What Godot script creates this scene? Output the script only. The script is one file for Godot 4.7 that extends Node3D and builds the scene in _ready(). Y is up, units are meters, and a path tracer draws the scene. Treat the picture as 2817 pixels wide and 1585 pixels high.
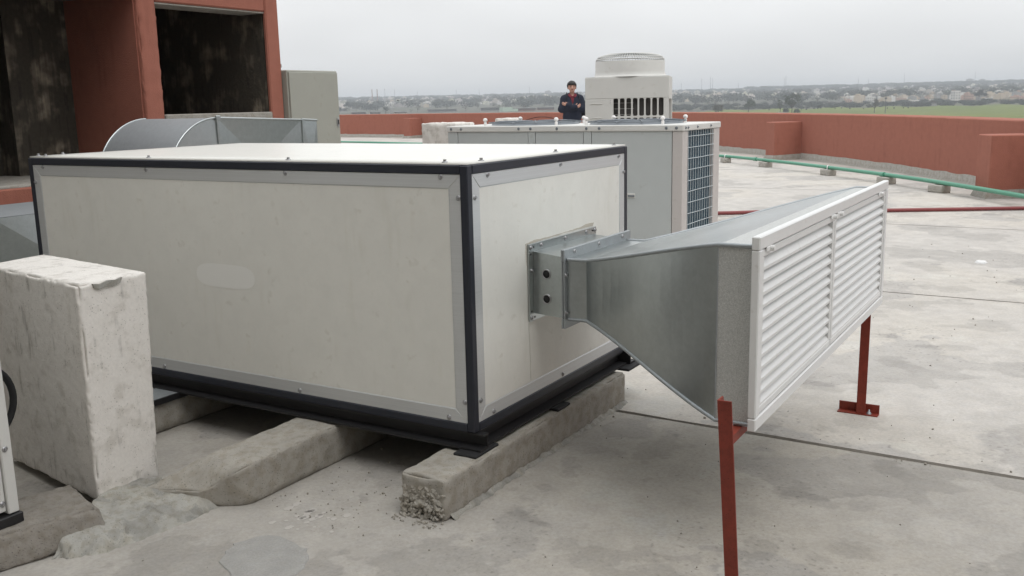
extends Node3D

const EYE := Vector3(0, 1.3, 0)
const CAM := Basis(Vector3(0.51207, -0.02202, 0.85866), Vector3(0.17506, 0.98137, -0.07922), Vector3(-0.84092, 0.19088, 0.50638))
const FOCAL := 2630.0

var M := {}
var T := {}
var used_names := {}
var rng := RandomNumberGenerator.new()


func _ready() -> void:
	rng.seed = 7
	set_camera_and_light()
	make_textures()
	make_materials()
	build_landscape()
	build_roof()
	build_parapet()
	build_stair_house()
	build_beams()
	build_pillars()
	build_cabinet()
	build_exhaust_duct()
	build_louvre()
	build_duct_stand()
	build_supply_duct()
	build_condenser()
	build_outdoor_unit()
	build_small_units()
	build_pipes()
	build_person()
	build_litter()


func set_camera_and_light() -> void:
	var cam := Camera3D.new()
	cam.name = "camera"
	cam.fov = 33.54
	cam.near = 0.05
	cam.far = 20000.0
	cam.transform = Transform3D(CAM.orthonormalized(), EYE)
	cam.current = true
	add_child(cam)

	var sun := DirectionalLight3D.new()
	sun.name = "sun"
	sun.light_energy = 0.24
	sun.light_angular_distance = 40.0
	sun.light_color = Color(1.0, 0.98, 0.95)
	sun.shadow_enabled = true
	add_child(sun)
	sun.look_at_from_position(Vector3.ZERO, Vector3(0.25, -1.0, -0.55))

	var env := Environment.new()
	env.background_mode = Environment.BG_SKY
	env.tonemap_mode = Environment.TONE_MAPPER_LINEAR
	env.tonemap_exposure = 1.0
	var sky := Sky.new()
	var pan := PanoramaSkyMaterial.new()
	pan.panorama = cloudy_sky()
	sky.sky_material = pan
	env.sky = sky
	env.background_energy_multiplier = 1.0
	env.fog_enabled = true
	env.fog_density = 0.00030
	env.fog_light_color = Color(0.92, 0.94, 0.96)
	env.sdfgi_enabled = true
	env.ssao_enabled = true
	env.ssil_enabled = true
	var we := WorldEnvironment.new()
	we.name = "world_environment"
	we.environment = env
	add_child(we)


func cloudy_sky() -> ImageTexture:
	# an even overcast: soft low clouds all round, a little lighter overhead and towards the hidden sun
	var w := 512
	var h := 256
	var n := FastNoiseLite.new()
	n.seed = 11
	n.noise_type = FastNoiseLite.TYPE_SIMPLEX_SMOOTH
	n.frequency = 0.9
	n.fractal_octaves = 4
	var im := Image.create(w, h, false, Image.FORMAT_RGBF)
	for j in h:
		var el := (0.5 - (j + 0.5) / h) * PI
		for i in w:
			var az := ((i + 0.5) / w - 0.5) * TAU
			var d := Vector3(cos(el) * cos(az), sin(el), cos(el) * sin(az))
			var up := maxf(d.y, 0.0)
			var q := Vector3(d.x, d.y * 3.2, d.z)
			var cl := n.get_noise_3dv(q * 1.6) * 0.07 + n.get_noise_3dv(Vector3(d.x, d.y * 9.0, d.z) * 4.0 + Vector3(9, 2, 4)) * 0.085
			var side := -d.x * 0.35 - d.z * 0.94   # towards -Z the cloud is thinner
			var v := 0.56 + 1.3 * up + cl + 0.27 * maxf(side, -0.25) * (1.0 - up)
			var cool := 0.5 - 0.5 * side
			var c := Color(v * (0.99 - 0.03 * cool), v * (1.0 - 0.01 * cool), v * (1.005 + 0.025 * cool))
			if d.y < 0.0:
				c = Color(0.72, 0.73, 0.74)
			im.set_pixel(i, j, c)
	return ImageTexture.create_from_image(im)


# ------------------------------------------------------------------ naming

func numbered(called: String) -> String:
	if not used_names.has(called):
		used_names[called] = 0
		return called
	used_names[called] += 1
	return "%s_%03d" % [called, used_names[called]]


func tag(o: Node, label: String, category: String, group := "", kind := "") -> Node:
	if label: o.set_meta("label", label)
	if category: o.set_meta("category", category)
	if group: o.set_meta("group", group)
	if kind: o.set_meta("kind", kind)
	return o


func thing(called: String, label: String, category: String, at := Vector3.ZERO, turn := 0.0, group := "") -> Node3D:
	var o := Node3D.new()
	o.name = numbered(called)
	add_child(o)
	o.position = at
	o.rotation.y = turn
	tag(o, label, category, group)
	return o


func part(parent: Node, called: String, mesh: Mesh, m: Material, xf := Transform3D()) -> MeshInstance3D:
	var o := MeshInstance3D.new()
	o.name = called if parent != self else numbered(called)
	o.mesh = mesh
	o.material_override = m
	o.transform = xf
	parent.add_child(o, true)
	return o


func structure(called: String, mesh: Mesh, m: Material, label := "") -> MeshInstance3D:
	var o := part(self, called, mesh, m)
	o.set_meta("kind", "structure")
	if label: o.set_meta("label", label)
	return o


func dup(o: Node3D, called: String, label := "") -> Node3D:
	var c: Node3D = o.duplicate()
	c.name = numbered(called)
	add_child(c)
	if label: c.set_meta("label", label)
	return c


# ------------------------------------------------------------------ shapes

class Shape:
	var st := SurfaceTool.new()
	var off := Vector3.ZERO
	var col := Color.WHITE
	var colored := false

	func _init(o := Vector3.ZERO, smooth := false) -> void:
		st.begin(Mesh.PRIMITIVE_TRIANGLES)
		st.set_smooth_group(0 if smooth else -1)
		off = o

	func v(p: Vector3) -> void:
		if colored: st.set_color(col)
		st.add_vertex(p - off)

	func tri(a: Vector3, b: Vector3, c: Vector3) -> void:      # counter-clockwise seen from outside
		v(a); v(c); v(b)

	func quad(a: Vector3, b: Vector3, c: Vector3, d: Vector3) -> void:
		tri(a, b, c)
		tri(a, c, d)

	func smooth(on: bool) -> void:
		st.set_smooth_group(0 if on else -1)

	func box(lo: Vector3, hi: Vector3, ch := 0.0, xf := Transform3D()) -> void:
		# a box with chamfered edges
		var s := [lo, hi]
		var c := minf(ch, minf(hi.x - lo.x, minf(hi.y - lo.y, hi.z - lo.z)) * 0.45)
		if c <= 0.0:
			var p := []
			for i in 8:
				p.append(xf * Vector3(s[i & 1].x, s[(i >> 1) & 1].y, s[(i >> 2) & 1].z))
			quad(p[4], p[5], p[7], p[6]); quad(p[1], p[0], p[2], p[3])
			quad(p[5], p[1], p[3], p[7]); quad(p[0], p[4], p[6], p[2])
			quad(p[6], p[7], p[3], p[2]); quad(p[0], p[1], p[5], p[4])
			return
		var f := func(i: int, axis: int) -> Vector3:            # corner i, on the face across axis
			var q := Vector3(s[i & 1].x, s[(i >> 1) & 1].y, s[(i >> 2) & 1].z)
			var d := Vector3(-1 if i & 1 else 1, -1 if i & 2 else 1, -1 if i & 4 else 1) * c
			d[axis] = 0.0
			return xf * (q + d)
		var F := [[[4, 5, 7, 6], 2], [[1, 0, 2, 3], 2], [[5, 1, 3, 7], 0], [[0, 4, 6, 2], 0], [[6, 7, 3, 2], 1], [[0, 1, 5, 4], 1]]
		for g in F:
			quad(f.call(g[0][0], g[1]), f.call(g[0][1], g[1]), f.call(g[0][2], g[1]), f.call(g[0][3], g[1]))
		var mid := xf * ((lo + hi) * 0.5)
		for e in [[0, 1, 1, 2], [2, 3, 1, 2], [4, 5, 1, 2], [6, 7, 1, 2], [0, 2, 0, 2], [1, 3, 0, 2], [4, 6, 0, 2], [5, 7, 0, 2], [0, 4, 0, 1], [1, 5, 0, 1], [2, 6, 0, 1], [3, 7, 0, 1]]:
			out_quad(f.call(e[0], e[2]), f.call(e[1], e[2]), f.call(e[1], e[3]), f.call(e[0], e[3]), mid)
		for i in 8:
			out_tri(f.call(i, 0), f.call(i, 1), f.call(i, 2), mid)

	func out_tri(a: Vector3, b: Vector3, c: Vector3, mid: Vector3) -> void:
		if (b - a).cross(c - a).dot((a + b + c) / 3.0 - mid) < 0.0: tri(a, c, b)
		else: tri(a, b, c)

	func out_quad(a: Vector3, b: Vector3, c: Vector3, d: Vector3, mid: Vector3) -> void:
		if (b - a).cross(c - a).dot((a + b + c + d) / 4.0 - mid) < 0.0: quad(d, c, b, a)
		else: quad(a, b, c, d)

	func prism(poly: PackedVector2Array, lo: float, hi: float, xf := Transform3D()) -> void:
		# poly in x,y, pulled along z from lo to hi
		if Geometry2D.is_polygon_clockwise(poly): poly.reverse()
		var n := poly.size()
		var ids := Geometry2D.triangulate_polygon(poly)
		for k in range(0, ids.size(), 3):
			var a := poly[ids[k]]; var b := poly[ids[k + 1]]; var c := poly[ids[k + 2]]
			if (b - a).cross(c - a) < 0.0:
				var t := b; b = c; c = t
			tri(xf * Vector3(a.x, a.y, hi), xf * Vector3(b.x, b.y, hi), xf * Vector3(c.x, c.y, hi))
			tri(xf * Vector3(c.x, c.y, lo), xf * Vector3(b.x, b.y, lo), xf * Vector3(a.x, a.y, lo))
		for k in n:
			var a := poly[k]; var b := poly[(k + 1) % n]
			quad(xf * Vector3(a.x, a.y, lo), xf * Vector3(b.x, b.y, lo), xf * Vector3(b.x, b.y, hi), xf * Vector3(a.x, a.y, hi))

	func tube(path: Array, r, seg := 10, caps := true) -> void:
		# r: a number or one radius for each point
		var rings := []
		var n := path.size()
		var side := Vector3.ZERO
		for i in n:
			var d: Vector3 = (path[mini(i + 1, n - 1)] - path[maxi(i - 1, 0)]).normalized()
			if i == 0: side = d.cross(Vector3.UP if absf(d.y) < 0.9 else Vector3.RIGHT).normalized()
			side = (side - d * side.dot(d)).normalized()
			var up := side.cross(d)
			var rr: float = r[i] if r is Array else r
			var ring := []
			for k in seg:
				var a := TAU * k / seg
				ring.append(path[i] + (side * cos(a) + up * sin(a)) * rr)
			rings.append(ring)
		smooth(true)
		for i in n - 1:
			for k in seg:
				var k2 := (k + 1) % seg
				quad(rings[i][k], rings[i][k2], rings[i + 1][k2], rings[i + 1][k])
		smooth(false)
		if caps:
			for k in range(1, seg - 1):
				tri(rings[0][0], rings[0][k + 1], rings[0][k])
				tri(rings[n - 1][0], rings[n - 1][k], rings[n - 1][k + 1])

	func lathe(profile: Array, at: Vector3, seg := 24, axis := Basis(), smooth_on := true) -> void:
		# profile of Vector2(radius, height), from bottom to top on the outside
		smooth(smooth_on)
		for i in profile.size() - 1:
			for k in seg:
				var a := TAU * k / seg
				var b := TAU * (k + 1) / seg
				var p: Vector2 = profile[i]
				var q: Vector2 = profile[i + 1]
				var pa := at + axis * Vector3(p.x * cos(a), p.y, p.x * -sin(a))
				var pb := at + axis * Vector3(p.x * cos(b), p.y, p.x * -sin(b))
				var qa := at + axis * Vector3(q.x * cos(a), q.y, q.x * -sin(a))
				var qb := at + axis * Vector3(q.x * cos(b), q.y, q.x * -sin(b))
				if p.x > 1e-6: tri(pa, pb, qb)
				if q.x > 1e-6: tri(pa, qb, qa)
		smooth(false)

	func done() -> ArrayMesh:
		st.generate_normals()
		st.index()
		return st.commit()


func boxmesh(lo: Vector3, hi: Vector3, ch := 0.0, off := Vector3.ZERO) -> ArrayMesh:
	var s := Shape.new(off)
	s.box(lo, hi, ch)
	return s.done()


func rough_block(c: Array, res: Vector3i, rad: float, amp: float, chip: float, sd: int, off := Vector3.ZERO, keep_base := true, bend_down = null) -> ArrayMesh:
	# a cast lump between eight corners (x fastest, then y, then z): worn edges, uneven faces, chips along the edges
	var n := FastNoiseLite.new()
	n.seed = sd
	n.frequency = 9.0
	n.fractal_octaves = 3
	var n2 := FastNoiseLite.new()
	n2.seed = sd + 5
	n2.frequency = 26.0
	n2.fractal_octaves = 2
	var size := Vector3((c[1] - c[0]).length(), (c[2] - c[0]).length(), (c[4] - c[0]).length())
	var own := Basis((c[1] - c[0]).normalized(), (c[2] - c[0]).normalized(), (c[4] - c[0]).normalized())
	var flip := own.determinant() < 0.0
	var warp := func(t: Vector3) -> Vector3:
		var q := t * size
		var inner := Vector3(clampf(q.x, rad, size.x - rad), clampf(q.y, rad, size.y - rad), clampf(q.z, rad, size.z - rad))
		var dd := q - inner
		var far := [absf(dd.x), absf(dd.y), absf(dd.z)]
		far.sort()
		var edge := smoothstep(0.0, rad * 0.8, far[1])
		if dd.length() > 1e-6: q = inner + dd.normalized() * minf(dd.length(), rad)
		t = q / size
		var p: Vector3 = c[0].lerp(c[1], t.x).lerp(c[2].lerp(c[3], t.x), t.y).lerp(c[4].lerp(c[5], t.x).lerp(c[6].lerp(c[7], t.x), t.y), t.z)
		if bend_down != null: p = bend_down.call(p)
		var o := own * dd.normalized()
		var k := n.get_noise_3dv(p) * amp + n2.get_noise_3dv(p) * amp * 0.5
		if edge > 0.0:
			k -= edge * chip * (maxf(0.0, n.get_noise_3dv(p * 0.9 + Vector3(3, 1, 2)) + 0.02) * 1.7 + maxf(0.0, n2.get_noise_3dv(p * 1.3)) * 0.5)
		if keep_base and t.y < 0.01: k = 0.0
		return p + o * k
	var s := Shape.new(off, true)
	var faces := [[0, 1, 2, 1.0], [0, 1, 2, 0.0], [1, 2, 0, 1.0], [1, 2, 0, 0.0], [2, 0, 1, 1.0], [2, 0, 1, 0.0]]
	for f in faces:
		var nu: int = res[f[0]]
		var nv: int = res[f[1]]
		var grid := []
		for j in nv + 1:
			var row := []
			for i in nu + 1:
				var t := Vector3.ZERO
				t[f[0]] = even(i, nu, rad / size[f[0]])
				t[f[1]] = even(j, nv, rad / size[f[1]])
				t[f[2]] = f[3]
				row.append(warp.call(t))
			grid.append(row)
		for j in nv:
			for i in nu:
				if (f[3] > 0.5) != flip: s.quad(grid[j][i], grid[j][i + 1], grid[j + 1][i + 1], grid[j + 1][i])
				else: s.quad(grid[j + 1][i], grid[j + 1][i + 1], grid[j][i + 1], grid[j][i])
	return s.done()


func even(i: int, n: int, r: float) -> float:
	# grid lines with two extra close to each end for the rounded edge
	if n < 6: return float(i) / n
	if i == 0: return 0.0
	if i == 1: return r * 0.5
	if i == n: return 1.0
	if i == n - 1: return 1.0 - r * 0.5
	return lerpf(r, 1.0 - r, float(i - 2) / (n - 4))


func eight(x0: float, x1: float, y0: float, y1: float, z0: float, z1: float) -> Array:
	var r := []
	for i in 8: r.append(Vector3(x1 if i & 1 else x0, y1 if i & 2 else y0, z1 if i & 4 else z0))
	return r


func towards(px: float, py := -1.0) -> Vector3:
	# the level direction in which a column of the photograph looks
	var y := py if py >= 0.0 else 281.0 - 0.0224 * (px - 1408.0)
	var d := CAM * Vector3(px - 1408.5, 792.5 - y, -FOCAL)
	d.y = 0.0
	return d.normalized()


# ------------------------------------------------------------------ textures and materials

func grey(sd: int, cycles: float, size: int, oct := 4, type := FastNoiseLite.TYPE_SIMPLEX_SMOOTH, tall := 1) -> PackedByteArray:
	var n := FastNoiseLite.new()
	n.seed = sd
	n.noise_type = type
	n.frequency = cycles / size
	n.fractal_octaves = oct
	if type == FastNoiseLite.TYPE_CELLULAR:
		n.fractal_type = FastNoiseLite.FRACTAL_NONE
		n.cellular_return_type = FastNoiseLite.RETURN_CELL_VALUE
	var im := n.get_seamless_image(size, size / tall)
	im.convert(Image.FORMAT_L8)
	if tall > 1: im.resize(size, size, Image.INTERPOLATE_BILINEAR)
	return im.get_data()


func picture(size: int, f: Callable) -> ImageTexture:
	# f(i) -> colour of pixel i, as linear values
	var b := PackedByteArray()
	b.resize(size * size * 3)
	for i in size * size:
		var c: Color = f.call(i)
		c = c.linear_to_srgb()
		b[i * 3] = clampi(int(c.r * 255.0 + 0.5), 0, 255)
		b[i * 3 + 1] = clampi(int(c.g * 255.0 + 0.5), 0, 255)
		b[i * 3 + 2] = clampi(int(c.b * 255.0 + 0.5), 0, 255)
	return ImageTexture.create_from_image(Image.create_from_data(size, size, false, Image.FORMAT_RGB8, b))


func height(size: int, f: Callable) -> ImageTexture:
	var b := PackedByteArray()
	b.resize(size * size)
	for i in size * size: b[i] = clampi(int(f.call(i) * 255.0), 0, 255)
	return ImageTexture.create_from_image(Image.create_from_data(size, size, false, Image.FORMAT_L8, b))


func ss(a: float, b: float, x: float) -> float:
	var t := clampf((x - a) / (b - a), 0.0, 1.0)
	return t * t * (3.0 - 2.0 * t)


func make_textures() -> void:
	var s := 512
	var a := grey(1, 7, s, 5)
	var b := grey(2, 60, s, 3)
	var c := grey(3, 130, s, 1)
	var d := grey(4, 18, s, 4)
	# cement: mottled, with dark specks and small pits
	T.cement = picture(s, func(i):
		var k := 0.82 + 0.16 * (a[i] / 255.0) + 0.17 * (b[i] / 255.0 - 0.5) + 0.10 * (c[i] / 255.0 - 0.5)
		k *= 1.0 - 0.22 * ss(0.8, 0.9, c[i] / 255.0) * ss(0.4, 0.7, d[i] / 255.0)
		var w := d[i] / 255.0
		return Color(k, k * (0.985 - 0.015 * w), k * (0.96 - 0.045 * w)))
	T.cement_relief = height(s, func(i): return 0.5 * a[i] / 255.0 + 0.28 * b[i] / 255.0 + 0.22 * d[i] / 255.0 - 0.4 * ss(0.8, 0.92, c[i] / 255.0))
	# roof stains: large drying marks with their own outlines
	var s2 := 1280
	var e := grey(21, 6, s2, 6)
	var f := grey(22, 14, s2, 6)
	var g := grey(23, 3, s2, 4)
	var h := grey(24, 55, s2, 5)
	var pit := grey(25, 300, s2, 1)
	T.roof_stains = picture(s2, func(i):
		var hv := h[i] / 255.0 - 0.5
		var gv := g[i] / 255.0
		var ev := e[i] / 255.0
		var fv := f[i] / 255.0
		var k := 0.88 + 0.12 * gv + 0.07 * hv
		var wet := ss(0.60, 0.64, ev + 0.15 * hv)
		var wet2 := ss(0.60, 0.68, fv + 0.26 * hv) * ss(0.3, 0.55, gv)
		k *= 1.0 - 0.16 * wet - 0.15 * wet2
		k *= 1.0 + 0.06 * ss(0.32, 0.24, fv)
		k *= 1.0 - 0.30 * ss(0.80, 0.9, pit[i] / 255.0) * ss(0.50, 0.62, gv * 0.5 + ev * 0.5)
		var tan := ss(0.35, 0.75, gv) * (1.0 - wet)
		return Color(k, k * (0.992 - 0.012 * tan), k * (0.985 - 0.04 * tan)))
	# rough cast cement of the beams: patches of light slurry and brown dirt
	T.cast = picture(s, func(i):
		var k := 0.80 + 0.22 * (a[i] / 255.0) + 0.10 * (b[i] / 255.0 - 0.5)
		var dirt := ss(0.35, 0.85, d[i] / 255.0)
		k *= 1.0 - 0.15 * dirt
		k *= 1.0 - 0.5 * ss(0.84, 0.92, c[i] / 255.0)
		return Color(k, k * (0.975 - 0.03 * dirt), k * (0.93 - 0.08 * dirt)))
	# whitewash: chalky, grey where it has worn through, dark pin holes, runs of dirt
	var run := grey(31, 26, s, 4, FastNoiseLite.TYPE_SIMPLEX_SMOOTH, 8)
	T.whitewash = picture(s, func(i):
		var k := 0.92 + 0.1 * (b[i] / 255.0 - 0.5)
		var worn := ss(0.50, 0.86, a[i] / 255.0 * 0.55 + d[i] / 255.0 * 0.5)
		var streak := ss(0.62, 0.85, run[i] / 255.0) * ss(0.35, 0.7, a[i] / 255.0)
		k *= 1.0 - 0.17 * worn - 0.24 * streak
		k *= 1.0 - 0.6 * ss(0.86, 0.92, c[i] / 255.0) * ss(0.4, 0.6, d[i] / 255.0)
		return Color(k, k * (0.985 - 0.01 * worn), k * (0.965 - 0.03 * worn)))
	# painted plaster
	T.plaster = picture(s, func(i):
		var k := 0.90 + 0.10 * (a[i] / 255.0) + 0.10 * (b[i] / 255.0 - 0.5) + 0.05 * (c[i] / 255.0 - 0.5)
		return Color(k, k, k))
	T.plaster_weather = picture(s, func(i):
		var st := ss(0.5, 0.9, run[i] / 255.0) * ss(0.3, 0.8, a[i] / 255.0)
		var k := 0.94 + 0.06 * (d[i] / 255.0) - 0.14 * st
		return Color(k, k * (1.0 - 0.01 * st), k * (1.0 - 0.01 * st)))
	T.rain_film = picture(s, func(i):
		var st := ss(0.55, 0.95, run[i] / 255.0) * ss(0.35, 0.75, a[i] / 255.0)
		var k := 1.0 - 0.04 * st - 0.02 * ss(0.5, 0.8, d[i] / 255.0)
		return Color(k, k * (1.0 - 0.004 * st), k * (1.0 - 0.02 * st)))
	T.plaster_relief = height(s, func(i): return 0.55 * b[i] / 255.0 + 0.3 * c[i] / 255.0 + 0.15 * d[i] / 255.0)
	# damp, mouldy wall with runs down it
	var run2 := grey(32, 44, s, 4, FastNoiseLite.TYPE_SIMPLEX_SMOOTH, 16)
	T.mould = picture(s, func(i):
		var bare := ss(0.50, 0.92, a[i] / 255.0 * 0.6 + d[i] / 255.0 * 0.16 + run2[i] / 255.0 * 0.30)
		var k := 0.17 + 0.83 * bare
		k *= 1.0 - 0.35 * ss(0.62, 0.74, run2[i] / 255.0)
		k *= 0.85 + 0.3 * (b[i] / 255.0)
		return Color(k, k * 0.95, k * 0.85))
	# zinc spangle
	var sp := grey(41, 34, s, 1, FastNoiseLite.TYPE_CELLULAR)
	var sp2 := grey(42, 70, s, 1, FastNoiseLite.TYPE_CELLULAR)
	T.zinc = picture(s, func(i):
		var k := 0.88 + 0.05 * (sp[i] / 255.0) + 0.03 * (sp2[i] / 255.0) + 0.10 * (a[i] / 255.0 - 0.5)
		return Color(k * 0.985, k, k * 1.0))
	T.spangle = picture(s, func(i):
		var k := 0.62 + 0.38 * (sp2[i] / 255.0) * (0.6 + 0.4 * sp[i] / 255.0) + 0.1 * (c[i] / 255.0 - 0.5)
		return Color(k, k, k * 0.99))
	T.zinc_rough = height(s, func(i): return 0.62 + 0.10 * (sp2[i] / 255.0) + 0.22 * (a[i] / 255.0) + 0.05 * (sp[i] / 255.0))
	T.zinc_relief = height(s, func(i): return 0.6 * d[i] / 255.0 + 0.4 * a[i] / 255.0)
	# painted sheet with handling marks
	var sc := grey(51, 90, s, 2, FastNoiseLite.TYPE_SIMPLEX_SMOOTH, 4)
	T.sheet = picture(s, func(i):
		var k := 0.95 + 0.05 * (a[i] / 255.0) + 0.02 * (b[i] / 255.0 - 0.5)
		var smudge := ss(0.66, 0.82, d[i] / 255.0) * ss(0.5, 0.8, a[i] / 255.0)
		k *= 1.0 - 0.10 * smudge
		k *= 1.0 - 0.16 * ss(0.90, 0.96, sc[i] / 255.0) * ss(0.6, 0.75, a[i] / 255.0)
		return Color(k, k * (0.995 - 0.01 * smudge), k * (0.985 - 0.03 * smudge)))
	T.sheet_relief = height(s, func(i): return 0.7 * a[i] / 255.0 + 0.3 * d[i] / 255.0)
	# cooling fins: thin upright leaves of blue sheet
	T.fins = picture(256, func(i):
		var x: int = i % 256
		var y := int(i / 256.0)
		var k := 0.45 + 0.55 * absf(sin(x * PI / 8.0))
		var w := a[(y * 2) * s + x * 2] / 255.0
		k *= 0.8 + 0.4 * w
		return Color(k, k, k))
	# land: grass, scrub and bare earth
	T.land = picture(s, func(i):
		var k := 0.6 + 0.5 * (a[i] / 255.0) + 0.35 * (b[i] / 255.0 - 0.5)
		var w := ss(0.4, 0.7, d[i] / 255.0)
		return Color(k, k * (0.94 + 0.1 * w), k * (0.95 - 0.1 * w)))
	T.brushed = picture(256, func(i):
		var y := int(i / 256.0)
		var k := 0.9 + 0.1 * (c[(y * 2) * s] / 255.0)
		return Color(k, k, k))


func lin(r: float, g: float, b: float) -> Color:
	return Color(r, g, b).linear_to_srgb()


func mat(called: String, r: float, g: float, b: float, rough: float, metal := 0.0, o := {}) -> StandardMaterial3D:
	var m := StandardMaterial3D.new()
	m.resource_name = called
	m.albedo_color = lin(r, g, b)
	m.roughness = rough
	m.metallic = metal
	if o.has("tex"):
		m.albedo_texture = T[o.tex]
	if o.has("tile"):
		m.uv1_triplanar = true
		m.uv1_world_triplanar = o.get("world", true)
		var sc: float = 1.0 / o.tile
		m.uv1_scale = Vector3(sc, sc, sc)
		m.uv1_triplanar_sharpness = 8.0
	if o.has("relief"):
		m.heightmap_enabled = true
		m.heightmap_texture = T[o.relief]
		m.heightmap_scale = o.get("depth", 0.2)
	if o.has("rough_tex"):
		m.roughness_texture = T[o.rough_tex]
		m.roughness_texture_channel = BaseMaterial3D.TEXTURE_CHANNEL_RED
	if o.has("over"):
		m.detail_enabled = true
		m.detail_albedo = T[o.over]
		m.detail_blend_mode = BaseMaterial3D.BLEND_MODE_MUL
		m.detail_uv_layer = BaseMaterial3D.DETAIL_UV_2
		m.uv2_triplanar = true
		m.uv2_world_triplanar = o.get("world", true)
		var k: float = 1.0 / o.over_tile
		m.uv2_scale = Vector3(k, k, k)
		m.uv2_offset = o.get("over_offset", Vector3.ZERO)
		m.uv2_triplanar_sharpness = 8.0
	if o.get("vertex", false): m.vertex_color_use_as_albedo = true
	M[called] = m
	return m


func make_materials() -> void:
	mat("roof_concrete", 0.55, 0.538, 0.525, 0.9, 0.0, {"tex": "cement", "tile": 1.3, "relief": "cement_relief", "depth": 0.12, "over": "roof_stains", "over_tile": 8.7})
	mat("old_roof_concrete", 0.43, 0.418, 0.398, 0.9, 0.0, {"tex": "cement", "tile": 1.3, "relief": "cement_relief", "depth": 0.12, "over": "roof_stains", "over_tile": 6.1})
	mat("brown_concrete", 0.25, 0.236, 0.218, 0.95, 0.0, {"tex": "cast", "tile": 0.7, "relief": "cement_relief", "depth": 0.3})
	mat("beam_concrete", 0.355, 0.343, 0.318, 0.95, 0.0, {"tex": "cast", "tile": 0.9, "relief": "cement_relief", "depth": 0.22})
	mat("grey_mortar", 0.385, 0.39, 0.378, 0.95, 0.0, {"tex": "cast", "tile": 0.7, "relief": "cement_relief", "depth": 0.15, "over": "roof_stains", "over_tile": 1.1})
	mat("grey_cement", 0.335, 0.335, 0.33, 0.9, 0.0, {"tex": "cement", "tile": 0.6, "relief": "cement_relief", "depth": 0.15})
	mat("whitewash", 0.76, 0.74, 0.71, 0.95, 0.0, {"tex": "whitewash", "tile": 0.95, "relief": "cement_relief", "depth": 0.10})
	mat("red_plaster", 0.35, 0.130, 0.09, 0.93, 0.0, {"tex": "plaster", "tile": 0.8, "relief": "plaster_relief", "depth": 0.35, "over": "plaster_weather", "over_tile": 3.1})
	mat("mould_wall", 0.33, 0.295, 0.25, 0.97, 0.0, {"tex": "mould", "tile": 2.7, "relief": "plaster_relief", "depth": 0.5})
	mat("skirt_cement", 0.36, 0.35, 0.33, 0.95, 0.0, {"tex": "cast", "tile": 1.1, "relief": "cement_relief", "depth": 0.4})
	mat("panel_white", 0.75, 0.748, 0.708, 0.35, 0.0, {"tex": "sheet", "tile": 1.15, "relief": "sheet_relief", "depth": 0.08, "over": "rain_film", "over_tile": 1.6})
	mat("panel_patch", 0.785, 0.783, 0.75, 0.4)
	mat("aluminium", 0.66, 0.675, 0.68, 0.48, 0.6, {"tex": "brushed", "tile": 0.4})
	mat("black_frame", 0.013, 0.016, 0.026, 0.45)
	mat("black_steel", 0.012, 0.012, 0.014, 0.55, 0.0, {"tex": "cast", "tile": 0.5})
	mat("rubber", 0.011, 0.011, 0.012, 0.8)
	mat("dirt_smear", 0.47, 0.435, 0.37, 0.9)
	mat("dirt_run", 0.65, 0.64, 0.59, 0.7)
	mat("screw_zinc", 0.42, 0.42, 0.43, 0.35, 0.9)
	mat("zinc_sheet", 0.47, 0.495, 0.495, 0.28, 0.94, {"tex": "zinc", "tile": 0.36})
	mat("zinc_spangle", 0.62, 0.63, 0.62, 0.75, 0.4, {"tex": "spangle", "tile": 0.11, "rough_tex": "zinc_rough"})
	mat("zinc_old", 0.40, 0.42, 0.435, 0.58, 0.75, {"tex": "zinc", "tile": 0.36, "relief": "zinc_relief", "depth": 0.08})
	mat("louvre_white", 0.70, 0.71, 0.71, 0.38, 0.0, {"tex": "sheet", "tile": 0.7})
	mat("red_oxide", 0.27, 0.04, 0.022, 0.6, 0.0, {"tex": "plaster", "tile": 0.3, "over": "cast", "over_tile": 0.7})
	mat("red_pipe", 0.22, 0.045, 0.045, 0.5)
	mat("green_pipe", 0.08, 0.28, 0.185, 0.4)
	mat("clamp_white", 0.75, 0.75, 0.74, 0.4)
	mat("unit_cream", 0.60, 0.595, 0.57, 0.5, 0.0, {"tex": "sheet", "tile": 1.3})
	mat("unit_grey", 0.47, 0.50, 0.50, 0.5, 0.0, {"tex": "sheet", "tile": 1.7})
	mat("unit_lid", 0.62, 0.62, 0.60, 0.5, 0.0, {"tex": "sheet", "tile": 1.7})
	mat("unit_post", 0.52, 0.49, 0.475, 0.5, 0.0, {"tex": "sheet", "tile": 1.1})
	mat("panel_grey", 0.34, 0.34, 0.30, 0.55, 0.0, {"tex": "sheet", "tile": 1.7})
	mat("coil_blue", 0.022, 0.066, 0.10, 0.55, 0.2, {"tex": "fins", "tile": 0.1})
	mat("wire_white", 0.55, 0.60, 0.62, 0.45)
	mat("grille_grey", 0.17, 0.19, 0.21, 0.5, 0.2)
	mat("coil_dark", 0.10, 0.092, 0.086, 0.7, 0.0, {"tex": "fins", "tile": 0.12})
	mat("knob_white", 0.78, 0.76, 0.74, 0.35)
	mat("cable_brown", 0.09, 0.035, 0.03, 0.6)
	mat("stone_grey", 0.42, 0.41, 0.39, 0.95, 0.0, {"tex": "cast", "tile": 0.3})
	mat("paint_spot", 0.42, 0.395, 0.365, 0.85)
	mat("white_scrap", 0.66, 0.66, 0.65, 0.6)
	mat("skin", 0.42, 0.23, 0.17, 0.55)
	mat("hair", 0.006, 0.005, 0.005, 0.55)
	mat("navy_cloth", 0.010, 0.014, 0.028, 0.9)
	mat("black_cloth", 0.006, 0.007, 0.011, 0.9)
	mat("red_cloth", 0.14, 0.018, 0.028, 0.9)
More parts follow.
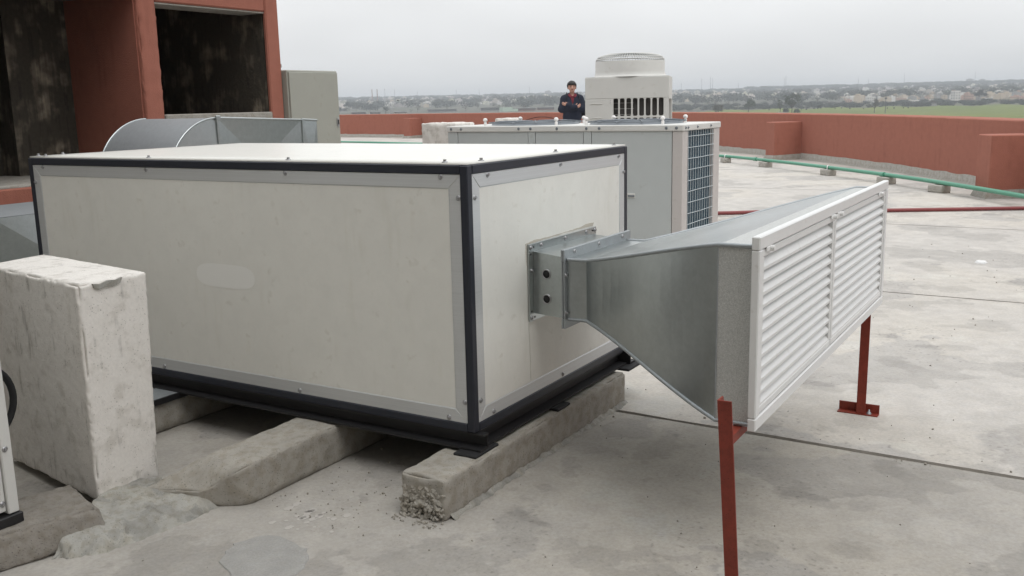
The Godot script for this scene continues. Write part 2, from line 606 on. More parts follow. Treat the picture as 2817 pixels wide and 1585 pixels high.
	mat("land", 1.0, 1.0, 1.0, 1.0, 0.0, {"tex": "land", "tile": 260.0, "vertex": true})
	mat("field", 1.0, 1.0, 1.0, 1.0, 0.0, {"tex": "land", "tile": 140.0, "vertex": true})
	mat("leaf", 0.05, 0.065, 0.032, 0.9)
	mat("leaf_dry", 0.075, 0.07, 0.045, 0.9)
	mat("leaf_dark", 0.038, 0.046, 0.032, 0.9)
	mat("bark", 0.07, 0.055, 0.042, 0.95)
	mat("house_cream", 0.52, 0.44, 0.34, 0.9)
	mat("house_white", 0.66, 0.64, 0.6, 0.9)
	mat("house_pink", 0.46, 0.32, 0.26, 0.9)
	mat("house_grey", 0.30, 0.29, 0.28, 0.9)
	mat("house_brick", 0.26, 0.13, 0.09, 0.95)
	mat("house_green", 0.42, 0.52, 0.42, 0.9)
	mat("far_wall", 1.0, 1.0, 1.0, 0.95, 0.0, {"vertex": true})
	mat("window_dark", 0.03, 0.03, 0.035, 0.3)
	mat("pole_steel", 0.10, 0.10, 0.105, 0.7)
	mat("animal", 0.03, 0.025, 0.022, 0.9)


# ------------------------------------------------------------------ the country beyond the roof

func land_y(r: float, lift := 0.0) -> float:
	# flat fields, then a long slope up to the ridge
	if r < 900.0: return -15.0
	var y := -15.0 + (r - 900.0) * 0.0135
	if r > 3600.0: y = -15.0 + 2700.0 * 0.0135 - (r - 3600.0) * 0.03
	return y


func on_land(px: float, r: float) -> Vector3:
	var d := towards(px) * r
	return Vector3(d.x, land_y(r), d.z)


func build_landscape() -> void:
	# terrain, one sheet from the foot of the building to the horizon
	var s := Shape.new(Vector3.ZERO, true)
	s.colored = true
	var n := FastNoiseLite.new()
	n.seed = 3
	n.frequency = 0.004
	var radii := [30.0, 200.0, 400.0, 600.0, 800.0, 900.0, 980.0, 1060.0, 1150.0, 1250.0, 1400.0, 1600.0, 1900.0, 2200.0, 2600.0, 3000.0, 3400.0, 3600.0, 4200.0, 5200.0]
	var seg := 120
	var pt := func(k: int, i: int) -> Vector3:
		var a := TAU * k / seg
		var r: float = radii[i]
		return Vector3(cos(a) * r, land_y(r), sin(a) * r)
	for i in radii.size() - 1:
		for k in seg:
			var q := [pt.call(k, i), pt.call(k + 1, i), pt.call(k + 1, i + 1), pt.call(k, i + 1)]
			for t in [[0, 2, 1], [0, 3, 2]]:
				for e in [t[0], t[1], t[2]]:
					var p: Vector3 = q[e]
					var w := n.get_noise_2d(p.x, p.z) * 0.5 + 0.5
					var c := Color(0.105, 0.095, 0.08).lerp(Color(0.075, 0.085, 0.05), w)
					s.st.set_color(c)
					s.st.add_vertex(p)
	structure("ground", s.done(), M.land, "flat brown scrub land running up to a low wooded ridge")

	# the green field behind the parapet
	var f := Shape.new(Vector3.ZERO, true)
	var cols := 40
	var rows := [520.0, 640.0, 760.0, 860.0, 940.0, 1010.0, 1080.0]
	var grid := []
	for i in cols + 1:
		var px := lerpf(1650.0, 3300.0, float(i) / cols)
		var line := []
		for j in rows.size():
			var reach: float = 0.92 + 0.08 * smoothstep(1650.0, 2100.0, px) + 0.03 * sin(i * 1.7)
			var r: float = rows[j] if j < rows.size() - 1 else rows[j] * reach
			var p := on_land(px, r)
			p.y += 0.4
			line.append(p)
		grid.append(line)
	for i in cols:
		for j in rows.size() - 1:
			for p in [grid[i][j], grid[i + 1][j + 1], grid[i][j + 1], grid[i][j], grid[i + 1][j], grid[i + 1][j + 1]]:
				var w := n.get_noise_2d(p.x * 2.0, p.z * 2.0) * 0.5 + 0.5
				f.st.set_color(Color(0.09, 0.135, 0.012).lerp(Color(0.16, 0.18, 0.018), w))
				f.st.add_vertex(p)
	tag(part(self, "green_field", f.done(), M.field), "bright green crop field behind the curved parapet", "field", "", "structure")
	build_trees()
	build_houses()
	build_poles()


func leaf_ball(s: Shape, at: Vector3, rad: Vector3, count: int, leaf: float, g: RandomNumberGenerator) -> void:
	# many small leaf-sized faces spread through a clump
	for k in count:
		var d := Vector3(g.randfn(), g.randfn(), g.randfn()).normalized() * pow(g.randf(), 0.45)
		var p := at + d * rad
		var u := Vector3(g.randfn(), g.randfn(), g.randfn()).normalized()
		var w := u.cross(Vector3(g.randfn(), g.randfn(), g.randfn())).normalized()
		var l := leaf * g.randf_range(0.6, 1.4)
		s.tri(p - u * l, p + w * l * 0.7, p + u * l)
		s.tri(p - u * l, p + u * l, p - w * l * 0.7)


func tree_meshes(sd: int, tall: float, wide: float, leaves: int, airy: float) -> Array:
	var g := RandomNumberGenerator.new()
	g.seed = sd
	var trunk := Shape.new()
	var crown := Shape.new()
	var fork := tall * g.randf_range(0.28, 0.4)
	trunk.tube([Vector3.ZERO, Vector3(0.1, fork * 0.5, 0.05), Vector3(0.0, fork, 0.1)], [tall * 0.028, tall * 0.022, tall * 0.018], 6)
	var clumps := 9 + int(airy * 5.0)
	for k in clumps:
		var a := g.randf() * TAU
		var up := g.randf_range(0.42, 0.93)
		var reach := wide * 0.5 * sqrt(maxf(0.05, 1.0 - pow((up - 0.6) / 0.42, 2.0))) * g.randf_range(0.35, 0.95)
		var p := Vector3(cos(a) * reach, tall * up, sin(a) * reach)
		trunk.tube([Vector3(0, fork * 0.95, 0.08), (Vector3(0, fork, 0) + p) * 0.5 + Vector3(0, tall * 0.03, 0), p], [tall * 0.014, tall * 0.009, tall * 0.004], 5, false)
		var r := wide * g.randf_range(0.15, 0.26)
		leaf_ball(crown, p, Vector3(r, r * 0.8, r), int(leaves / float(clumps)), wide * lerpf(0.030, 0.02, airy), g)
	return [trunk.done(), crown.done()]


func build_trees() -> void:
	var g := RandomNumberGenerator.new()
	g.seed = 99
	# trees that stand out singly, placed by their column in the photograph and the ground they stand on
	var kinds := {
		"tall": tree_meshes(1, 18.0, 15.0, 2600, 0.7), "round": tree_meshes(2, 12.0, 12.0, 2400, 0.0), "thin": tree_meshes(3, 12.5, 9.0, 1300, 1.0),
		"bush": tree_meshes(4, 8.5, 12.0, 2200, 0.2), "slim": tree_meshes(5, 13.0, 6.5, 1600, 0.2)}
	var spots := [
		[2180.0, 880.0, "tall", "leaf", 1.0, "tall loose grey-green tree leaning over the small shed in the field"],
		[2148.0, 905.0, "slim", "leaf", 1.05, "slim tree beside the tall leaning tree above the field shed"],
		[2165.0, 862.0, "bush", "leaf_dark", 0.62, "low dark bush against the small field shed"],
		[2195.0, 862.0, "bush", "leaf", 0.55, "low green bush between field shed and utility pole"],
		[1978.0, 905.0, "bush", "leaf_dry", 1.05, "round brownish bush tree standing at the edge of the green field"],
		[2060.0, 960.0, "round", "leaf", 1.15, "round-topped blue-green tree alone beyond the round brownish bush tree"],
		[2408.0, 880.0, "thin", "leaf_dry", 1.0, "thin bare-looking tree next to the double-armed pole in the field"],
		[960.0, 1560.0, "round", "leaf_dark", 1.25, "big round dark tree on the plain above the brick sheds"],
		[1018.0, 1480.0, "round", "leaf_dark", 0.85, "smaller round dark tree between big round tree and water tower"],
		[932.0, 1330.0, "bush", "leaf_dark", 0.9, "dark bush beside the grey electrical cabinet's edge on the plain"],
		[1062.0, 1350.0, "bush", "leaf_dark", 0.8, "dark bush at the foot of the water tower"],
		[1435.0, 1700.0, "tall", "leaf", 0.8, "wide grove tree behind the pale green building"],
		[1465.0, 1800.0, "tall", "leaf", 0.85, "second grove tree behind the pale green building, towards the standing person"],
		[1486.0, 1750.0, "slim", "leaf_dark", 1.1, "upright dark tree left out of the grove near the standing person"],
		[1508.0, 1700.0, "tall", "leaf_dark", 0.82, "spreading dark tree close by the standing person's shoulder"],
		[1525.0, 1760.0, "tall", "leaf", 0.75, "spreading tree between the big flat-topped building and standing person"],
		[2695.0, 1290.0, "round", "leaf_dark", 1.2, "round dark tree among the cream houses of the hillside"],
		[2570.0, 1120.0, "bush", "leaf_dry", 0.6, "small scrubby tree by the hut on the field's far edge"],
	]
	for t in spots:
		var o := thing("tree", t[5], "tree", on_land(t[0], t[1]), g.randf() * TAU)
		o.scale = Vector3.ONE * t[4]
		part(o, "trunk", kinds[t[2]][0], M.bark)
		part(o, "crown", kinds[t[2]][1], M[t[3]])
	# scattered trees between the houses: copies of a few kinds
	var small := []
	for k in 4: small.append(tree_meshes(20 + k, 9.0, 9.0, 220, 0.1))
	for k in 150:
		var px := g.randf_range(900.0, 2850.0)
		if px > 1590.0 and px < 1850.0: px += 260.0
		var r := g.randf_range(1180.0, 2300.0)
		if px > 2200.0 and r < 1300.0: r += 150.0
		var o := thing("hillside_tree", "small dark bushy tree scattered between far houses", "tree", on_land(px, r), g.randf() * TAU, "trees scattered through the far town")
		var sc := g.randf_range(0.6, 1.25)
		o.scale = Vector3(sc * g.randf_range(0.9, 1.4), sc, sc * g.randf_range(0.9, 1.4))
		var m: Material = [M.leaf, M.leaf_dark, M.leaf_dry][g.randi() % 3]
		var pair: Array = small[g.randi() % 4]
		part(o, "trunk", pair[0], M.bark)
		part(o, "crown", pair[1], m)
	# the woods on the slope and ridge read as one mass
	var wood := MultiMesh.new()
	wood.transform_format = MultiMesh.TRANSFORM_3D
	var cl := Shape.new()
	leaf_ball(cl, Vector3(0, 4.5, 0), Vector3(7.5, 4.5, 7.5), 200, 0.9, g)
	wood.mesh = cl.done()
	var xs := []
	for k in 2300:
		var px := g.randf_range(860.0, 3000.0)
		var r := 3250.0 + absf(g.randfn()) * 200.0
		if k % 5 < 2: r = g.randf_range(1500.0, 3400.0)
		var p := on_land(px, minf(r, 3800.0))
		var sc := g.randf_range(0.7, 1.5) * (1.35 if px > 2050.0 and r > 3000.0 else 1.0)
		xs.append(Transform3D(Basis(Vector3.UP, g.randf() * TAU).scaled(Vector3(sc * 1.3, sc, sc * 1.3)), p))
	for k in 700:   # hedges and scrub at the far side of the field
		var px := g.randf_range(1640.0, 3000.0)
		var r := g.randf_range(1080.0, 1330.0)
		var sc := g.randf_range(0.18, 0.45)
		xs.append(Transform3D(Basis(Vector3.UP, g.randf() * TAU).scaled(Vector3(sc * 1.6, sc, sc * 1.6)), on_land(px, r)))
	wood.instance_count = xs.size()
	for k in xs.size(): wood.set_instance_transform(k, xs[k])
	var mm := MultiMeshInstance3D.new()
	mm.name = "far_woods"
	mm.multimesh = wood
	mm.material_override = M.leaf_dark
	add_child(mm)
	tag(mm, "blue-grey woods and scrub covering the far slope and ridge", "woods", "", "stuff")


func house_kind(w: float, d: float, h: float, extra: int) -> Dictionary:
	# flat-roofed block with a parapet and a stair room; windows stand in the wall as dark boxes
	var wall := Shape.new()
	wall.box(Vector3(-w / 2, -2.5, -d / 2), Vector3(w / 2, h, d / 2))
	for e in [[-w / 2, w / 2, -d / 2, -d / 2 + 0.25], [-w / 2, w / 2, d / 2 - 0.25, d / 2], [-w / 2, -w / 2 + 0.25, -d / 2 + 0.25, d / 2 - 0.25], [w / 2 - 0.25, w / 2, -d / 2 + 0.25, d / 2 - 0.25]]:
		wall.box(Vector3(e[0], h + 0.004, e[2]), Vector3(e[1], h + 0.9, e[3]))
	if extra > 0: wall.box(Vector3(-w * 0.1, h + 0.004, -d * 0.2), Vector3(w * 0.3, h + 2.6, d * 0.3))
	if extra > 1: wall.box(Vector3(-w / 2 - 1.6, 3.0, -d * 0.3), Vector3(-w / 2 - 0.004, 3.9, d * 0.3))
	var win := []
	var floors := int(h / 3.1)
	var across := int(w / 3.0)
	for j in floors:
		for i in across:
			for sd in [-1.0, 1.0]:
				win.append(Transform3D(Basis(), Vector3((i + 0.5) * w / across - w / 2, j * 3.1 + 1.7, sd * d / 2)))
		for i in int(d / 3.5):
			for sd in [-1.0, 1.0]:
				win.append(Transform3D(Basis(Vector3.UP, PI / 2), Vector3(sd * w / 2, j * 3.1 + 1.7, (i + 0.5) * d / int(d / 3.5) - d / 2)))
	return {"wall": wall.done(), "windows": win}


func build_houses() -> void:
	var g := RandomNumberGenerator.new()
	g.seed = 5
	var pane := boxmesh(Vector3(-0.6, -0.7, -0.08), Vector3(0.6, 0.7, 0.08))
	var kinds := [house_kind(11, 9, 6.4, 1), house_kind(14, 10, 6.4, 2), house_kind(9, 9, 9.6, 1), house_kind(16, 11, 3.4, 0), house_kind(12, 12, 9.6, 2), house_kind(8, 7, 3.3, 0)]
	var tones := {"house_cream": "cream", "house_white": "white", "house_pink": "pinkish", "house_grey": "grey"}
	# the town on the hillside: dense and cream to one side, sparse and pale in the middle
	var made := 0
	while made < 290:
		var px := g.randf_range(940.0, 2840.0) if made % 5 < 3 else g.randf_range(2330.0, 2840.0)
		var near := px > 2330.0 and g.randf() < 0.8
		if px > 1590.0 and px < 1845.0: continue
		if px < 2300.0 and g.randf() < 0.35: continue
		var r := g.randf_range(1230.0, 1720.0) if near else g.randf_range(1650.0, 2900.0)
		var tone: String = ["house_cream", "house_white", "house_pink", "house_cream", "house_grey"][g.randi() % 5] if near else ["house_white", "house_grey", "house_cream", "house_white"][g.randi() % 4]
		var k := g.randi() % kinds.size()
		var o := thing("house", "flat-roofed %s house of the hillside town" % tones[tone], "house", on_land(px, r), g.randf() * TAU, "houses of the hillside town")
		o.scale = Vector3.ONE * g.randf_range(0.6, 0.85)
		part(o, "wall", kinds[k].wall, M[tone])
		if near and made % 3 == 0:
			var wins: Array = kinds[k].windows
			for q in wins: part(o, "window", pane, M.window_dark, q)
		made += 1
	# the rest of the town further up reads as pale specks
	var far := MultiMesh.new()
	far.transform_format = MultiMesh.TRANSFORM_3D
	far.use_colors = true
	far.mesh = kinds[0].wall
	far.instance_count = 650
	for k in 650:
		var px := g.randf_range(880.0, 2900.0)
		var p := on_land(px, g.randf_range(1750.0, 3300.0))
		var sc := g.randf_range(0.6, 1.1)
		far.set_instance_transform(k, Transform3D(Basis(Vector3.UP, g.randf() * TAU).scaled(Vector3(sc * g.randf_range(0.8, 1.7), sc * g.randf_range(0.7, 1.4), sc)), p))
		var v := g.randf_range(0.35, 0.72)
		far.set_instance_color(k, Color(v, v * g.randf_range(0.88, 0.98), v * g.randf_range(0.75, 0.95)))
	var ft := MultiMeshInstance3D.new()
	ft.name = "far_town"
	ft.multimesh = far
	ft.material_override = M.far_wall
	add_child(ft)
	tag(ft, "pale hazy mass of far town houses up the slope", "town", "", "stuff")
	# buildings that can be told apart
	var b := thing("apartment_tower", "tall white block of flats with a dark shaded end on hillside", "building", on_land(2630, 1240), 0.9)
	var tk := house_kind(7, 8, 12.5, 0)
	part(b, "wall", tk.wall, M.house_white)
	for q in tk.windows: part(b, "window", pane, M.window_dark, q)
	for a in [[1508.0, 3350.0, 52.0, 17.0, "wide flat-topped building on the ridge beside the standing person"], [2440.0, 3350.0, 17.0, 16.0, "square block rising above the trees of the ridge, nearest the double-armed pole"], [2666.0, 3380.0, 21.0, 21.0, "large grey block on the wooded ridge above the cream houses"], [2700.0, 3390.0, 15.0, 19.0, "smaller grey block on the wooded ridge beside the large block"]]:
		var o := thing("ridge_building", a[4], "building", on_land(a[0], a[1]), 0.4)
		var hk := house_kind(a[2], 16, a[3], 1)
		part(o, "wall", hk.wall, M.house_grey)
	# low sheds on the plain, with open fronts between posts
	for a in [[1215.0, 1290.0, 38.0, 3.6, "house_grey", "long grey open-fronted shed with many posts on the plain", 9], [985.0, 1240.0, 18.0, 3.4, "house_brick", "low brick shed with yellow-framed openings below the round tree", 5], [1030.0, 1225.0, 14.0, 3.6, "house_cream", "pale open shed with two wide bays beside the brick shed", 3], [1445.0, 1250.0, 26.0, 3.5, "house_brick", "long low brick building behind the pale green building's roof", 6], [1500.0, 1270.0, 22.0, 3.5, "house_brick", "low brick building ending beside the standing person", 5], [1352.0, 1300.0, 30.0, 4.2, "house_grey", "long dark roofed shed behind the pale green building", 6], [1100.0, 1235.0, 16.0, 2.6, "house_cream", "low pale shed at the foot of the water tower", 4], [930.0, 1500.0, 24.0, 4.0, "house_grey", "grey long-roofed barn beside the big round tree", 4], [1430.0, 1900.0, 34.0, 6.0, "house_white", "long white hall on the slope behind the grove", 8]]:
		shed(a[0], a[1], a[2], a[3], M[a[4]], a[5], a[6])
	var gr := thing("green_building", "pale green two-part building on the plain in front of the sheds", "building", on_land(1392, 1235), 2.65)
	part(gr, "wall", house_kind(15, 8, 4.6, 0).wall, M.house_green)
	part(gr, "annex", boxmesh(Vector3(-15.6, -2, -3.4), Vector3(-7.7, 3.4, 3.4)), M.house_green)
	for q in 4: part(gr, "window", pane, M.window_dark, Transform3D(Basis(), Vector3(-5.5 + q * 3.6, 2.2, 4.0)))
	# the shed in the field
	var sh := thing("field_shed", "tiny white-posted shelter under the tall leaning tree", "shed", on_land(2152, 850), 1.0)
	part(sh, "roof", boxmesh(Vector3(-4.5, 2.6, -2), Vector3(4.5, 2.9, 2), 0.05), M.house_grey)
	part(sh, "wall", boxmesh(Vector3(-4.4, -1, -1.9), Vector3(4.4, 2.596, -1.6)), M.leaf_dark)
	for x in [-4.2, -1.4, 1.4, 4.2]: part(sh, "post", boxmesh(Vector3(x - 0.25, -1, 1.5), Vector3(x + 0.25, 2.596, 1.9)), M.house_white)
	var hut := thing("hut", "small dark hut on the far edge of the green field", "hut", on_land(2572, 1085), 0.3)
	part(hut, "wall", boxmesh(Vector3(-2.6, -1, -2), Vector3(2.6, 3.0, 2)), M.house_grey)
	var hr := Shape.new()
	hr.prism(PackedVector2Array([Vector2(-3, 3.0), Vector2(3, 3.0), Vector2(0, 4.4)]), -2.3, 2.3)
	part(hut, "roof", hr.done(), M.animal)
	part(hut, "door", boxmesh(Vector3(-0.6, 0, 1.98), Vector3(0.6, 2.1, 2.06)), M.window_dark)
	var wl := Shape.new()
	for i in 12: 
		var a := on_land(2040.0 + i * 30.0, 1330.0)
		var c := on_land(2070.0 + i * 30.0, 1330.0)
		wl.quad(a + Vector3(0, -1, 0), c + Vector3(0, -1, 0), c + Vector3(0, 2.4, 0), a + Vector3(0, 2.4, 0))
		var back := towards(2200.0) * 0.5
		wl.quad(a + Vector3(0, 2.4, 0), c + Vector3(0, 2.4, 0), c + Vector3(0, 2.4, 0) + back, a + Vector3(0, 2.4, 0) + back)
		wl.quad(c + Vector3(0, -1, 0) + back, a + Vector3(0, -1, 0) + back, a + Vector3(0, 2.4, 0) + back, c + Vector3(0, 2.4, 0) + back)
	tag(part(self, "boundary_wall", wl.done(), M.house_grey), "long pale boundary wall across the plain behind the field", "wall")


func shed(px: float, r: float, w: float, h: float, m: Material, label: String, bays: int) -> void:
	var at := on_land(px, r)
	var o := thing("shed", label, "shed", at, 0.0)
	var dir := -towards(px)
	o.rotation.y = atan2(dir.x, dir.z) + 0.12
	part(o, "back_wall", boxmesh(Vector3(-w / 2, -2, -4), Vector3(w / 2, h, -3.7)), m)
	part(o, "end_wall", boxmesh(Vector3(-w / 2, -2, -3.696), Vector3(-w / 2 + 0.3, h, 4)), m)
	part(o, "end_wall", boxmesh(Vector3(w / 2 - 0.3, -2, -3.696), Vector3(w / 2, h, 4)), m)
	part(o, "roof", boxmesh(Vector3(-w / 2 - 0.5, h + 0.004, -4.5), Vector3(w / 2 + 0.5, h + 0.5, 4.6)), M.house_grey if m != M.house_white else M.house_white)
	part(o, "plinth", boxmesh(Vector3(-w / 2 + 0.304, -2, 3.75), Vector3(w / 2 - 0.304, 0.9, 4)), m)
	for i in range(1, bays):
		var x := lerpf(-w / 2, w / 2, float(i) / bays)
		part(o, "post", boxmesh(Vector3(x - 0.35, 0.904, 3.6), Vector3(x + 0.35, h, 4)), m)


func build_poles() -> void:
	# double-armed power poles in the fields
	for a in [[2438.0, 860.0, 18.5, "double-armed power pole standing in the field by the thin tree"], [2206.0, 1010.0, 15.0, "double-armed power pole just behind the tall leaning tree"], [1984.0, 1150.0, 15.0, "double-armed power pole behind the round brownish bush tree"], [1914.0, 1200.0, 12.0, "small power pole beyond the outdoor unit's corner"]]:
		var p := on_land(a[0], a[1])
		var o := thing("power_pole", a[3], "pole", p)
		var h: float = a[2]
		var d := -towards(a[0])
		o.rotation.y = atan2(d.x, d.z)
		var s := Shape.new()
		s.tube([Vector3(0, -1, 0), Vector3(0, h, 0)], [0.32, 0.2], 7)
		part(o, "shaft", s.done(), M.pole_steel)
		for y in [h - 0.4, h - 4.2]:
			var w := 3.6 if y > h - 1.0 else 4.1
			part(o, "cross_arm", boxmesh(Vector3(-w, y - 0.14, -0.18), Vector3(w, y + 0.14, 0.18), 0.04), M.pole_steel)
			for x in [-w + 0.4, -w * 0.45, w * 0.45, w - 0.4]:
				var q := Shape.new()
				q.lathe([Vector2(0, 0), Vector2(0.16, 0.02), Vector2(0.28, 0.25), Vector2(0.12, 0.5), Vector2(0, 0.62)], Vector3(x, y + 0.14, 0), 6)
				part(o, "insulator", q.done(), M.pole_steel)
		part(o, "transformer", boxmesh(Vector3(-1.0, h - 6.6, -0.6), Vector3(1.0, h - 5.2, 0.6), 0.2), M.pole_steel)
	# chimneys and masts on the sky line
	var k := 0
	for a in [[1025.0, 2300.0, 34.0], [1039.0, 2400.0, 34.0], [1060.0, 2900.0, 38.0], [1087.0, 3000.0, 34.0], [1149.0, 3200.0, 26.0], [1256.0, 3300.0, 30.0], [1319.0, 3300.0, 30.0], [1457.0, 3300.0, 34.0], [1874.0, 3200.0, 34.0], [1930.0, 3100.0, 46.0], [1954.0, 3050.0, 50.0], [1960.0, 3050.0, 46.0], [2031.0, 3200.0, 30.0], [2157.0, 3100.0, 40.0], [2161.0, 3100.0, 46.0], [2360.0, 3300.0, 36.0], [2388.0, 3300.0, 30.0], [2486.0, 3300.0, 44.0], [2680.0, 3400.0, 44.0]]:
		var brick: bool = k < 2
		var o := thing("chimney" if brick else "mast", "thin tapering brick kiln chimney rising from the far plain" if brick else "thin hazy mast sticking up from the far ridge", "chimney" if brick else "mast", on_land(a[0], a[1]), 0.0, "brick kiln chimneys" if brick else "masts along the ridge")
		var s := Shape.new()
		s.tube([Vector3(0, -2, 0), Vector3(0, a[2], 0)], [1.3, 0.9] if brick else [0.75, 0.35], 7)
		part(o, "shaft", s.done(), M.house_brick if brick else M.pole_steel)
		if brick: part(o, "rim", ring(1.15, 0.12, a[2], 10), M.house_brick)
		else: part(o, "antenna", boxmesh(Vector3(-0.9, a[2] * 0.86, -0.3), Vector3(0.9, a[2] * 0.93, 0.3), 0.1), M.pole_steel)
		k += 1
	# water tower with three tanks
	var wt := thing("water_tower", "water tower with three round tanks on a tall frame", "water tower", on_land(1075, 1290), 0.5)
	for x in [-3.2, 3.2]:
		for z in [-1.6, 1.6]:
			var s := Shape.new()
			s.tube([Vector3(x, -1, z), Vector3(x, 9, z)], 0.28, 6)
			part(wt, "leg", s.done(), M.house_grey)
	for y in [3.0, 6.0]:
		var s := Shape.new()
		for z in [-1.6, 1.6]: s.tube([Vector3(-3.2, y - 2.5, z), Vector3(3.2, y + 0.6, z)], 0.12, 5)
		part(wt, "brace", s.done(), M.house_grey)
	part(wt, "platform", boxmesh(Vector3(-4.4, 9, -2.3), Vector3(4.4, 9.4, 2.3), 0.05), M.house_grey)
	for x in [-2.9, 0.0, 2.9]:
		var s := Shape.new()
		s.lathe([Vector2(0, 9.4), Vector2(1.3, 9.4), Vector2(1.35, 12.2), Vector2(0.9, 12.9), Vector2(0, 13.1)], Vector3(x, 0, 0), 12)
		part(wt, "tank", s.done(), M.house_grey if x != 0.0 else M.house_white)
	# grazing cattle
	var cow := Shape.new()
	cow.tube([Vector3(-0.95, 1.05, 0), Vector3(-0.8, 1.08, 0), Vector3(0, 1.0, 0), Vector3(0.7, 1.1, 0), Vector3(0.9, 1.15, 0)], [0.15, 0.36, 0.42, 0.36, 0.2], 9)
	cow.tube([Vector3(0.8, 1.2, 0), Vector3(1.2, 0.85, 0), Vector3(1.42, 0.45, 0)], [0.22, 0.17, 0.09], 7)
	for x in [-0.68, 0.6]:
		for z in [-0.2, 0.2]: cow.tube([Vector3(x, 0.9, z), Vector3(x - 0.04, 0.45, z), Vector3(x, 0, z)], [0.16, 0.08, 0.06], 6)
	cow.tube([Vector3(-0.97, 1.15, 0), Vector3(-1.1, 0.7, 0)], [0.04, 0.03], 5)
	for h in [-1.0, 1.0]: cow.tube([Vector3(1.12, 0.98, 0.1 * h), Vector3(1.1, 1.12, 0.26 * h)], [0.04, 0.015], 5)
	var cm := cow.done()
	var g := RandomNumberGenerator.new()
	g.seed = 8
	for px in [2117.0, 2220.0, 2241.0, 2251.0, 2260.0, 2299.0, 2317.0, 2340.0, 2378.0, 2390.0, 2443.0, 2462.0, 2488.0, 2501.0]:
		var o := part(self, "cow", cm, M.animal)
		o.position = on_land(px, 1000.0 + g.randf() * 60.0) + Vector3(0, 0.4, 0)
		o.rotation.y = g.randf() * TAU
		tag(o, "dark cow grazing along the far edge of the green field", "cow", "cattle grazing in the field")
	# a bird in the air over the plain
	var bd := Shape.new()
	bd.tube([Vector3(0, 0, -0.2), Vector3(0, 0.01, 0), Vector3(0, 0, 0.16), Vector3(0, 0, 0.26)], [0.02, 0.06, 0.05, 0.012], 7)
	for h in [-1.0, 1.0]:
		bd.tri(Vector3(0.03 * h, 0.02, 0.1), Vector3(0.03 * h, 0.02, -0.1), Vector3(0.5 * h, 0.16, -0.06))
		bd.tri(Vector3(0.03 * h, 0.02, 0.1), Vector3(0.5 * h, 0.16, -0.06), Vector3(0.3 * h, 0.14, 0.08))
	var bird := part(self, "bird", bd.done(), M.animal)
	bird.position = towards(1095.0) * 190.0 + Vector3(0, 1.3 + 190.0 * 11.0 / FOCAL, 0)
	bird.rotation.y = 0.6
	tag(bird, "small dark bird in flight before the hazy plain", "bird")


func ring(r: float, t: float, y: float, seg := 24) -> ArrayMesh:
	var s := Shape.new()
	var path := []
	for k in seg + 1: path.append(Vector3(cos(TAU * k / seg) * r, y, sin(TAU * k / seg) * r))
	s.tube(path, t, 6, false)
	return s.done()


# ------------------------------------------------------------------ the roof terrace

const ARC_AT := Vector2(-1.83, -30.38)
const ARC_R := 33.55


